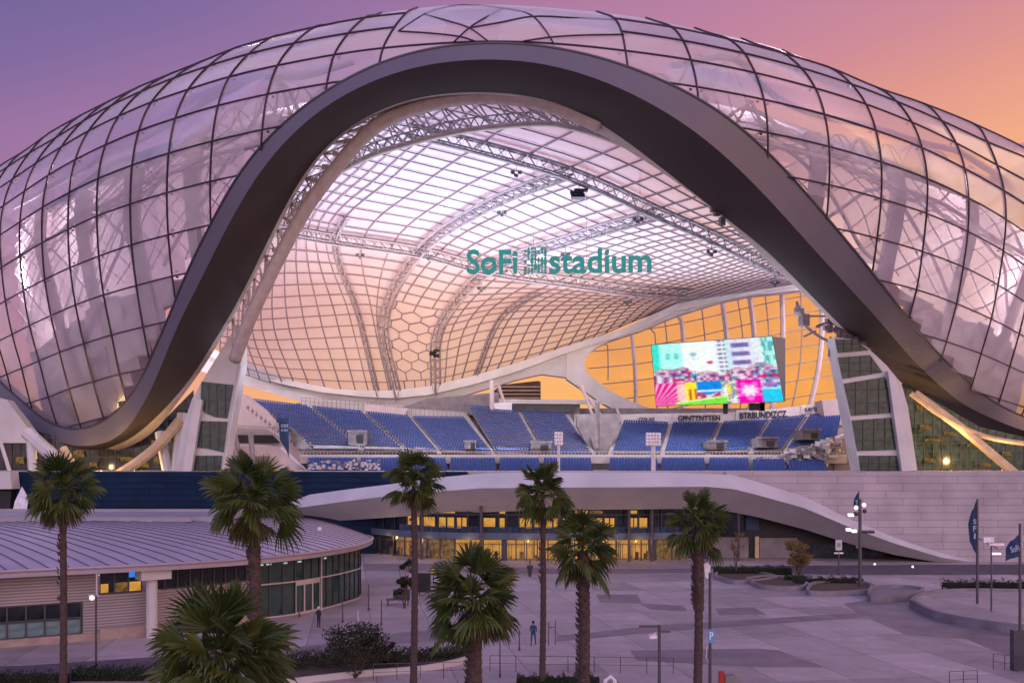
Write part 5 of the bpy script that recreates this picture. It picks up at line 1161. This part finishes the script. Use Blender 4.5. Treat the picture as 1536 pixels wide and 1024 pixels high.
# ------------------------------------------------------------ shrubs, hedges, trees
def leaves(mb, c, rad, n, size, rnd, flat_=1.0, shell_=.5):
    for _ in range(n):
        while True:
            v = Vector((rnd.uniform(-1, 1), rnd.uniform(-1, 1), rnd.uniform(-1, 1)))
            if shell_ < v.length < 1: break
        p = Vector(c) + Vector((v.x * rad[0], v.y * rad[1], v.z * rad[2])); a = Vector((rnd.gauss(0, 1), rnd.gauss(0, 1), rnd.gauss(0, 1))).normalized(); b = a.orthogonal().normalized(); w = a.cross(b); s = size * rnd.uniform(.6, 1.3)
        mb.add([p - b * s, p + w * s * .5, p + b * s, p - w * s * .5], [(0, 1, 2, 3)])
def tree(name, px, base_y, top_y, w, label, catg, seed, m='leaf', n=2600, size=.11, trunk=.35, clumps=22, multi=3, group=None, Y=None):
    rnd = random.Random(seed); b = G(px, base_y) if Y is None else Vector(((px - 768) / F * Y, Y, 0)); Y = b.y; s = Y / F; H_ = (EYE - (top_y - HOR) * s); W = w * s / 2
    e = empty(name, b, label, catg, group); t = MB(); c = MB()
    for k in range(multi):
        a = k * 6.28 / multi + rnd.random(); q = [b, b + Vector((math.cos(a) * W * .2, math.sin(a) * W * .2, H_ * trunk)), b + Vector((math.cos(a) * W * .5, math.sin(a) * W * .5, H_ * .8))]; t.tube(cat(q, 4), [.09 - .008 * i for i in range(9)], 6)
    for k in range(clumps):
        a = rnd.uniform(0, 6.28); rr_ = W * math.sqrt(rnd.random()) * .78; z = H_ * rnd.uniform(trunk + .08, .88); cc = b + Vector((math.cos(a) * rr_, math.sin(a) * rr_, z)); q = W * rnd.uniform(.22, .38)
        leaves(c, cc, (q, q, q * .8), n // clumps, size, rnd, shell_=.3)
        t.tube([b + Vector((0, 0, H_ * trunk)), cc], [.035, .01], 4, False)
    t.build('trunk', M['bark'], e); c.build('crown', M[m], e); return e
tree('shrub', 533, 1016, 934, 108, 'bushy round shrub with dark leaves in the curved planter beside the low close palm', 'shrub', 21, n=5200, size=.085, trunk=.2, clumps=34)
tree('shrub', 584, 1004, 962, 32, 'small shrub at the right side of the bushy round shrub', 'shrub', 22, n=900, size=.08, trunk=.2, clumps=10)
tree('young_tree', 607, 912, 832, 34, 'dark narrow tree behind the tall thin palm, beside the bench', 'tree', 23, n=1500, size=.14, trunk=.2, clumps=16)
tree('young_tree', 1198, 866, 806, 46, 'small golden leaved tree with a forked trunk in the plaza planter', 'tree', 24, 'leaf_y', n=3600, size=.11, trunk=.25, clumps=30, multi=6)
tree('young_tree', 1104, 863, 792, 24, 'thin sparse tree left of the small golden leaved tree', 'tree', 25, 'leaf_y', n=360, size=.10, trunk=.4, clumps=12)
def hedge(x0, x1, yb, hz, dy, label, seed, n=1500, y1=None, size=.09):
    rnd = random.Random(seed); a, b = G(x0, yb), G(x1, y1 or yb); mb = MB()
    for k in range(n):
        t = rnd.random(); z = rnd.random(); p = a.lerp(b, t) + Vector((0, rnd.uniform(0, dy), (.25 + z * hz) * (1 + .22 * math.sin(t * 37) + .12 * math.sin(t * 91)))); d = Vector((rnd.gauss(0, 1), rnd.gauss(0, 1), rnd.gauss(0, 1))).normalized(); q = d.orthogonal().normalized(); w = d.cross(q); s = size * rnd.uniform(.7, 1.4)
        mb.add([p - q * s, p + w * s * .5, p + q * s, p - w * s * .5], [(0, 1, 2, 3)])
    c = mb.build('hedge', M['leaf'], None); n_ = MB(); k_ = MB(); k_.tube([a.lerp(b, q / 8) + Vector((0, dy / 2, .25)) for q in range(9)], [min(hz * .9, dy * .5) * (1 + .12 * math.sin(q * 2.7)) for q in range(9)], 8); k_.build('core', M['leafcore'], c)
    for k in range(14): n_.tube([a.lerp(b, (k + .5) / 14) + Vector((0, dy / 2, .02)), a.lerp(b, (k + .5) / 14) + Vector((0, dy / 2, hz * .7))], .03, 4)
    n_.build('stems', M['bark'], c); return tag(c, label, 'hedge')
hedge(1075, 1190, 864, .75, 2.5, 'low dark hedge in the planter behind the thin sparse tree', 31, 2600)
hedge(1195, 1298, 879, .6, 1.8, 'low dark hedge in the planter around the foot of the tall lamp mast', 32, 2200)
hedge(1180, 1212, 874, .5, 1.5, 'short clipped hedge piece in front of the small golden leaved tree', 33, 700)
hedge(1424, 1560, 888, .75, 2.5, 'low hedge on the far side of the round kerbed island with the feather flag', 34, 2600)
hedge(100, 232, 1024, .5, 2.0, 'ground hugging hedge along the bottom left corner', 35, 3000, size=.06)
hedge(-30, 92, 1030, .45, 1.6, 'hedge stub left of the leftmost palm trunk at the bottom corner', 36, 2000, size=.06)
hedge(775, 900, 1036, .5, 1.2, 'low hedge strip at the bottom edge behind the railing', 37, 2400, size=.06)
# planters
def planter(px_pts, h, th, label, m='conc_d', fill='soil', closed=True, zf=None):
    pts = [G(*q) for q in px_pts]; pts = cat(pts + [pts[0]] if closed else pts, 6)
    c = sum(pts, Vector()) / len(pts); inn = [p + (c - p).normalized() * th for p in pts]; e = empty('planter', (c.x, c.y, 0), label, 'planter', 'concrete planters on the plaza')
    mb = MB(); up = Vector((0, 0, h)); mb.loft([pts, [p + up for p in pts], [p + up for p in inn], [p + Vector((0, 0, .05)) for p in inn]]); mb.build('kerb', M[m], e)
    f = MB(); f.add([p + Vector((0, 0, (zf or h * .6))) for p in inn[:-1]], [tuple(range(len(inn) - 1))]); f.build('bed', M[fill], e); return e
planter([(1070, 868), (1100, 876), (1150, 873), (1165, 868), (1120, 860), (1080, 860)], .5, .35, 'kidney shaped low planter with the dark hedge, at the left of the planter row')
planter([(1118, 872), (1140, 883), (1195, 886), (1212, 880), (1205, 871), (1150, 868)], .5, .35, 'curved planter with the small golden leaved tree')
planter([(1212, 882), (1216, 894), (1300, 892), (1312, 884), (1290, 878), (1230, 878)], .55, .4, 'angular planter around the foot of the tall lamp mast')
planter([(1305, 888), (1306, 903), (1372, 899), (1385, 891), (1350, 887)], .75, .35, 'solid grey bench height block planter left of the round kerbed island', fill='conc_d')
planter([(1364, 910), (1400, 928), (1460, 941), (1540, 951), (1640, 950), (1700, 925), (1640, 900), (1540, 894), (1440, 893), (1385, 898)], .75, .4, 'big round kerbed island of pink paving with the feather flag on it', fill='paving', zf=.5)
planter([(1415, 889), (1440, 893), (1560, 895), (1580, 886), (1430, 884)], .4, .3, 'narrow far planter holding the low hedge behind the round island')
planter([(330, 1040), (440, 1026), (540, 1015), (640, 1006), (702, 992), (697, 984), (600, 985), (480, 988), (400, 1005)], .38, .3, 'long curved planter with white rim holding the bushy round shrub', 'panel')
def ground_cover(px_pts, label, seed, n=3500):
    rnd = random.Random(seed); xs_ = [p[0] for p in px_pts]; mb = MB()
    for _ in range(n):
        x = rnd.uniform(min(xs_), max(xs_)); t = rnd.random(); y0 = 984 + max(0, (500 - x)) * .1; y1 = lin([400, 540, 640, 700], [1012, 1010, 1001, 988], x); y = y0 + (y1 - y0) * t; p = G(x, y); p.z = rnd.uniform(.3, .75); d = Vector((rnd.gauss(0, 1), rnd.gauss(0, 1), rnd.gauss(0, 1))).normalized(); q = d.orthogonal().normalized(); w = d.cross(q); s = .075 * rnd.uniform(.7, 1.4)
        mb.add([p - q * s, p + w * s * .5, p + q * s, p - w * s * .5], [(0, 1, 2, 3)])
    tag(mb.build('ground_cover', M['leaf'], None), label, 'ground cover', kind='stuff')
ground_cover([(430, 0), (696, 0)], 'dense dark ground cover filling the long curved planter', 41, 6500)
# ------------------------------------------------------------ street furniture
def pole(name, px, base_y, top_y, w, label, catg, Y=None, m='pole', group=None):
    b = G(px, base_y) if Y is None else Vector(((px - 768) / F * Y, Y, 0)); s = b.y / F; H_ = EYE - (top_y - HOR) * s; r = max(w * s / 2, .03)
    e = empty(name, b, label, catg, group); mb = MB(); mb.tube([b, b + Vector((0, 0, .25))], r * 1.6, 8); mb.tube([b + Vector((0, 0, .2)), b + Vector((0, 0, H_))], [r, r * .85], 8); mb.build('post', M[m], e); return e, b, s, H_
e, b, s, H_ = pole('lamp_mast', 1290, 884, 748, 5.5, 'tall grey lamp mast with white globe lamps and a dark pennant on top', 'lamp mast')
def at(px, py, b): return P(px, py, b.y)
for i, (x, y) in enumerate(((1284, 761), (1296, 757), (1297, 766), (1284, 770))):
    c = MB(); c.ball(at(x, y, b), 3.4 * s, 10, 8); c.build('globe_lamp', M['lamp'] if i < 2 else M['frame'], e)
c = MB(); c.tube([at(1277, 772, b), at(1290, 772, b)], .07, 5); c.tube([at(1270, 796, b), at(1310, 798, b)], .09, 5); c.tube([at(1284, 762, b), at(1296, 758, b)], .06, 5); c.build('arm', M['pole'], e)
for x, y, m in ((1276, 772, 'lamp'), (1273, 794, 'lamp_blue'), (1281, 796, 'lamp_blue'), (1298, 797, 'frame'), (1307, 797, 'frame')):
    c = MB(); c.box(at(x, y, b), (.55, .4, .24), rx=.3); c.build('lamp_head', M[m], e)
def flag(e, b, outline, m='banner', marks=()):
    pts = [at(x, y, b) for x, y in outline]; mb = MB(); n = len(pts)
    # rippled cloth: subdivide between hoist and fly
    A = resample([Vector(p) for p in pts[:n // 2]], 14); B = resample([Vector(p) for p in reversed(pts[n // 2:])], 14); rows_ = []
    for k in range(9):
        t = k / 8; rows_.append([a.lerp(q, t) + Vector((0, math.sin(t * 7 + i * .3) * .12 * t, 0)) for i, (a, q) in enumerate(zip(A, B))])
    mb.loft(rows_ + [[p + Vector((0, .03, 0)) for p in r] for r in reversed(rows_)], closed=True); o = mb.build('flag', M[m], e)
    for txt, x0, y0, x1, y1, h in marks: lettering('flag_lettering', txt, at(x0, y0, b) + Vector((0, -.22, 0)), at(x1, y1, b) + Vector((0, -.22, 0)), h * b.y / F, M['flagink'], o, .01, .02)
flag(e, b, [(1289, 735), (1289, 748), (1288, 762), (1279, 760), (1281, 750), (1286, 740)], marks=[('7', 1283, 756, 1287, 755, 6)])
e, b, s, H_ = pole('flag_pole', 1466, 913, 748, 4, 'grey pole with a long navy feather flag on the round island', 'flag pole')
flag(e, b, [(1465, 750), (1465.5, 790), (1465, 832), (1459, 820), (1454, 812), (1453, 785), (1459, 765)], marks=[('S', 1458, 785, 1463, 785, 7), ('F', 1458, 796, 1463, 796, 8), ('i', 1459, 807, 1462, 807, 8)])
c = MB(); c.tube([at(1466, 806, b), at(1496, 822, b)], .05, 5); c.build('arm', M['pole'], e)
e, b, s, H_ = pole('flag_pole', 1530, 0, 785, 4.5, 'dark pole with a square navy flag at the right edge', 'flag pole', Y=64)
flag(e, b, [(1529, 801), (1529, 820), (1529, 834), (1507, 841), (1510, 822), (1517, 811)], marks=[('SoFi', 1514, 828, 1527, 825, 9)])
c = MB(); c.box(b + Vector((-.15, 0, 1.3)), (.75, .5, 2.6)); c.build('cabinet', M['frame'], e)
e, b, s, H_ = pole('street_lamp', 1487, 925, 806, 2.6, 'thin lamp post with white twin lamps right of the feather flag', 'street lamp')
c = MB(); c.box(at(1482, 809, b), (.9, .4, .45)); c.box(at(1494, 816, b), (1.3, .3, .2)); c.tube([at(1476, 812, b), at(1500, 818, b)], .05, 5); c.build('lamp_frame', M['tentwhite'], e)
c = MB(); c.box(at(1494, 830, b), (.75, .3, .16)); c.build('lamp_head', M['lamp'], e)
e, b, s, H_ = pole('street_lamp', 989, 0, 936, 5, 'dark street lamp with flat arm and small camera at the bottom centre', 'street lamp', Y=56)
c = MB(); c.box(at(974, 938.5, b), (1.15, .28, .1)); c.box(at(997, 946.5, b), (.6, .12, .12)); c.build('lamp_arm', M['pole'], e)
c = MB(); c.box(at(979, 954, b), (.42, .25, .2), rz=.2, rx=.1); c.tube([at(983, 948, b), at(980, 953, b)], .04, 5); c.build('security_camera', M['tentwhite'], e)
e, b, s, H_ = pole('sign_pole', 1065, 0, 858, 5, 'tall dark pole with a pale blue parking sign beside the right palm trunk', 'sign pole', Y=56)
c = MB(); c.prism([at(x, y, b) + Vector((0, -.15, 0)) for x, y in [(1062, 963), (1061, 952), (1062, 943), (1071, 943), (1072, 952), (1071, 963)]], (0, .05, 0)); so2 = c.build('sign_plate', M['sign_blue'], e, recalc=True)
lettering('sign_letter', 'P', at(1063.6, 958, b) + Vector((0, -.17, 0)), at(1069, 958, b) + Vector((0, -.17, 0)), .42, M['tentwhite'], so2, .01, .01)
c = MB(); c.prism([at(x, y, b) for x, y in [(1056, 846), (1058, 866), (1064, 868), (1066, 848), (1061, 843)]], (0, .12, 0)); c.build('hood', M['tentwhite'], e, recalc=True)
c = MB(); c.tube([at(1061, 968, b), at(1059, 985, b), at(1065, 998, b)], .02, 4); c.build('cable', M['tentwhite'], e)
e, b, s, H_ = pole('street_lamp', 144, 1012, 892, 3.6, 'thin dark street lamp with a glowing globe before the pavilion wall', 'street lamp')
c = MB(); c.ball(at(138, 896, b), .17, 10, 8); c.build('globe_lamp', M['lamp'], e); c = MB(); c.tube([at(132, 893, b), at(150, 893, b)], .045, 5); c.tube([at(145, 892, b), at(145, 860, b)], .05, 5); c.build('arm', M['panel'], e)
e, b, s, H_ = pole('notice_post', 1258, 862, 806, 2.2, 'pale notice board on a post left of the tall lamp mast', 'sign')
c = MB(); c.box(at(1258, 817, b), (.75, .15, 1.25)); c.build('board', M['panel'], e); c = MB(); c.box(at(1258, 829, b), (1.1, .12, .18)); c.build('crossbar', M['tentwhite'], e)
lettering('lettering', 'III', at(1256, 820, b) + Vector((0, -.1, 0)), at(1260, 820, b) + Vector((0, -.1, 0)), .5, M['ink'], e, .01)
e, b, s, H_ = pole('heater_post', 795, 864, 838, 2.5, 'dark post with conical foot in front of the lit entrance windows', 'post'); c = MB(); c.tube([b + Vector((0, 0, 0)), b + Vector((0, 0, 1.3))], [.16, .42], 10); c.build('urn', M['frame'], e)
for i, (x, y0, y1, lab) in enumerate(((553, 915, 876, 'tallest dark plaza post left of the bench'), (557, 937, 898, 'dark plaza post to the right above the bushy shrub'), (514, 933, 904, 'dark plaza post rising behind the bushy shrub'), (449, 925, 908, 'short post by the pavilion door'), (537, 930, 914, 'short pale post between the two taller posts above the shrub'), (612, 984, 972, 'stub post at the edge of the curved planter'), (779, 975, 945, 'dark post left of the walking person'), (750, 1015, 955, 'thin post right of the stout palm trunk'))):
    x = {1: 556}.get(i, x); e, b, s, H_ = pole('plaza_post', x if i != 1 else 572, y0, y1, 2.2 if i != 4 else 1.6, lab, 'post', group='posts on the plaza', m='pole' if i != 4 else 'panel')
e = empty('bollard_frame', G(828, 968), 'thin metal barrier frame right of the walking person', 'barrier'); b = G(828, 968)
c = MB(); c.tube([at(823, 968, b), at(823, 932, b), at(833, 930, b), at(833, 966, b)], .035, 5); c.tube([at(823, 940, b), at(833, 940, b)], .03, 4); c.build('hoop', M['pole'], e)
# bench, kiosk, cart
b = G(597, 907); e = empty('bench', b, 'dark bench with thin legs behind the tall thin palm', 'bench'); c = MB(); c.box(b + Vector((0, 0, .55)), (2.2, .8, .12)); c.build('seat', M['frame'], e); c = MB(); c.box(b + Vector((0.3, .4, 1.0)), (1.6, .12, .9)); c.build('backrest', M['frame'], e)
for sx in (-1, 1): c = MB(); c.box(b + Vector((sx * .95, 0, .27)), (.08, .7, .54)); c.build('leg', M['pole'], e)
b = G(636, 893); e = empty('kiosk', b, 'small black kiosk box beside the dark narrow tree', 'kiosk'); c = MB(); c.box(b + Vector((0, 0, 1.35)), (1.3, 1.0, 1.9)); c.build('cabinet', M['black'], e); c = MB(); c.box(b + Vector((-.45, 0, .2)), (.1, .1, .4)); c.box(b + Vector((.45, 0, .2)), (.1, .1, .4)); c.build('leg', M['pole'], e)
b = G(650, 880); e = empty('lantern', b, 'small orange glowing lantern post beside the black kiosk', 'lantern'); c = MB(); c.tube([b, b + Vector((0, 0, 1.6))], .05, 6); c.build('post', M['pole'], e); c = MB(); c.ball(b + Vector((0, 0, 1.75)), .25); c.build('lamp_head', M['amber'], e)
# railings at the bottom edge
def railing(x0, x1, y0, y1, label, n, h=1.0, m='pole'):
    a, b = G(x0, y0), G(x1, y1); e = empty('railing', a, label, 'railing', 'metal railings at the plaza edge')
    for k in range(n): p = a.lerp(b, k / (n - 1)); c = MB(); c.tube([p, p + Vector((0, 0, h))], .025, 5); c.build('post', M[m], e)
    c = MB(); c.tube([a + Vector((0, 0, h)), b + Vector((0, 0, h))], .02, 5); c.tube([a + Vector((0, 0, h * .5)), b + Vector((0, 0, h * .5))], .018, 4); c.build('rail', M[m], e)
railing(735, 1010, 1006, 1010, 'long thin railing at the bottom between the stout palm and the street lamp', 8)
railing(560, 700, 1020, 1016, 'thin railing below the curved planter', 5)
railing(1490, 1560, 1003, 1012, 'dark railing beside the cabinet at the right edge', 5)
railing(1424, 1466, 1032, 1030, 'short dark railing at the bottom right, left of the cabinet', 3)
railing(195, 330, 1014, 1006, 'faint railing before the road at the left, beside the low close palm', 6)
b = Vector(((1082 - 768) / F * 58, 58, 0)); e = empty('traffic_barrier', b, 'red and grey traffic barrier at the bottom edge right of the sign pole', 'barrier'); c = MB(); c.box(at(1082, 1020, b), (.28, .3, 1.1)); c.build('red_panel', M['red'], e); c = MB(); c.prism([at(x, y, b) for x, y in [(1088, 1036), (1088, 1013), (1102, 1012), (1112, 1024), (1114, 1036)]], (0, .5, 0)); c.build('grey_panel', M['conc_d'], e, recalc=True); c = MB(); c.box(at(1095, 1040, b), (1.6, .6, .3)); c.build('foot', M['frame'], e)
b = Vector(((918 - 768) / F * 57, 57, 0)); c = MB(); c.tube([at(906, 1040, b), at(908, 1020, b), at(916, 1014, b), at(922, 1020, b), at(924, 1040, b)], .12, 6); tag(c.build('bike_rack', M['tentwhite'], None), 'pale hooped rack at the bottom edge right of the medium palm', 'rack')
for x, y, lab in ((1312, 847, 'small white ground light right of the notice board'), (1369, 851, 'small bright ground light at the foot of the descending canopy')):
    b = G(x, y); c = MB(); c.ball(b + Vector((0, 0, .12)), .17, 8, 5); e = c.build('ground_light', M['lamp'], None); tag(e, lab, 'ground light', 'ground lights near the canopy foot')
# tent beside the navy wall
b = P(30, 772, 110); e = empty('tent', b, 'small white pointed tent beside the navy wall at the left', 'tent'); c = MB()
pk = P(33, 729, 110); fl = [P(16, 775, 108), P(42, 775, 107), P(44, 755, 112), P(20, 762, 113)]
c.add([pk, P(22, 752, 108), P(42, 752, 107.5), P(45, 750, 112), P(24, 750, 113)], [(0, 1, 2), (0, 2, 3), (0, 3, 4), (0, 4, 1)]); c.add([P(22, 752, 108), P(42, 752, 107.5), P(38, 775, 107.5), P(32, 770, 107.7), P(17, 775, 108)], [(0, 1, 2, 3, 4)]); c.build('canopy', M['tentwhite'], e); c = MB()
for q in (P(17, 776, 108), P(40, 776, 108)): c.tube([q, pk], .06, 5)
c.build('pole', M['pole'], e)
# ------------------------------------------------------------ people
def person(px, fy, h, label, shirt, trousers, face=0, walk=0, arms=.25, capm='hair'):
    b = G(px, fy); e = empty('person', b, label, 'person'); k = h / 1.75
    J = {'pel': (0, 0, .95), 'che': (0, .01, 1.30), 'nek': (0, 0, 1.48), 'hea': (0, -.01, 1.58), 'top': (0, 0, 1.72)}
    V = []; E = []; Rr = []
    def add(p, r, par=None): V.append(Vector(p)); Rr.append(r); (E.append((par, len(V) - 1)) if par is not None else None); return len(V) - 1
    pel = add((0, 0, .95), .15); wai = add((0, 0, 1.12), .13, pel); che = add((0, 0, 1.32), .165, wai); nek = add((0, 0, 1.47), .06, che); he = add((0, -.01, 1.58), .095, nek); tp = add((0, -.01, 1.68), .085, he)
    for sx in (-1, 1):
        st_ = walk * sx
        hp = add((.09 * sx, 0, .90), .105, pel); kn = add((.10 * sx, st_ * .14 - .02, .50), .07, hp); an = add((.10 * sx, st_ * .28 + .02, .09), .048, kn); add((.11 * sx, st_ * .28 - .13, .035), .04, an)
        sh = add((.19 * sx, 0, 1.38), .06, che); el = add((.24 * sx, -st_ * .08 + .02, 1.10), .046, sh)
        wr = add((.22 * sx * (1 - arms), -.18 * arms * 2 - st_ * .12, .92 + arms * .35), .034, el); hd = add((.20 * sx * (1 - arms), -.2 * arms * 2 - st_ * .13, .85 + arms * .38), .036, wr)
        for fi in range(4): add(Vector(V[hd]) + Vector((.018 * (fi - 1.5), -.01, -.075 + .006 * abs(fi - 1.5))), .010, hd)
        add(Vector(V[hd]) + Vector((-.04 * sx, -.03, -.03)), .012, hd)
    me = bpy.data.meshes.new('body'); me.from_pydata([tuple(v * k) for v in V], E, []); o = bpy.data.objects.new('body', me); scene.collection.objects.link(o)
    sk = o.modifiers.new('s', 'SKIN'); sk.use_smooth_shade = True
    for i, sv in enumerate(me.skin_vertices[0].data): sv.radius = (Rr[i] * k, Rr[i] * k * .85); sv.use_root = i == 0
    o.modifiers.new('u', 'SUBSURF').levels = 1; bpy.context.view_layer.update()
    m2 = bpy.data.meshes.new_from_object(o.evaluated_get(bpy.context.evaluated_depsgraph_get())); bpy.data.objects.remove(o)
    rt = Matrix.Rotation(face, 4, 'Z'); m2.transform(rt)
    o = bpy.data.objects.new('body', m2); scene.collection.objects.link(o); o.parent = e; m2.materials.clear(); m2.materials.append(M['skin']); m2.materials.append(M[shirt]); m2.materials.append(M[trousers]); m2.materials.append(M['black'])
    for p in m2.polygons:
        c = p.center / k; rad = math.hypot(c.x, c.y)
        p.material_index = 3 if c.z < .1 else 2 if c.z < .94 and (rad < .21 or c.z < .8) else 1 if c.z < 1.47 and not (rad > .19 and c.z < 1.0) else 0
        p.use_smooth = True
    hm = MB(); hm.ball(Vector((0, .01, 1.655)) * k, .112 * k, 12, 8, 1.0); q = hm.v; hm.v = [v if v[2] > 1.625 * k or v[1] > .02 else (v[0] * .8, v[1] * .8, 1.625 * k) for v in q]
    me = bpy.data.meshes.new('hair'); me.from_pydata(hm.v, [], hm.f); me.transform(rt); me.materials.append(M[capm]); ho = bpy.data.objects.new('hair', me); scene.collection.objects.link(ho); ho.parent = e
    fe = MB()
    for sx in (-1, 1): fe.ball(Vector((.034 * sx, -.098, 1.60)) * k, .011 * k, 6, 4)
    fe.ball(Vector((0, -.112, 1.57)) * k, .014 * k, 6, 4); fe.box(Vector((0, -.1, 1.53)) * k, (.045, .012, .01))
    me = bpy.data.meshes.new('face'); me.from_pydata(fe.v, [], fe.f); me.transform(rt); me.materials.append(M['hair']); fo = bpy.data.objects.new('face', me); scene.collection.objects.link(fo); fo.parent = e
person(478, 941, 1.72, 'person in dark clothes and a pale cap standing by the pavilion door', 'cloth_d', 'cloth_d', 2.6, 0, .35, 'cap')
person(800, 968, 1.82, 'person in dark blue clothes walking across the plaza, left of the tall thin palm', 'cloth_n', 'cloth_n', 2.9, 1, .1)
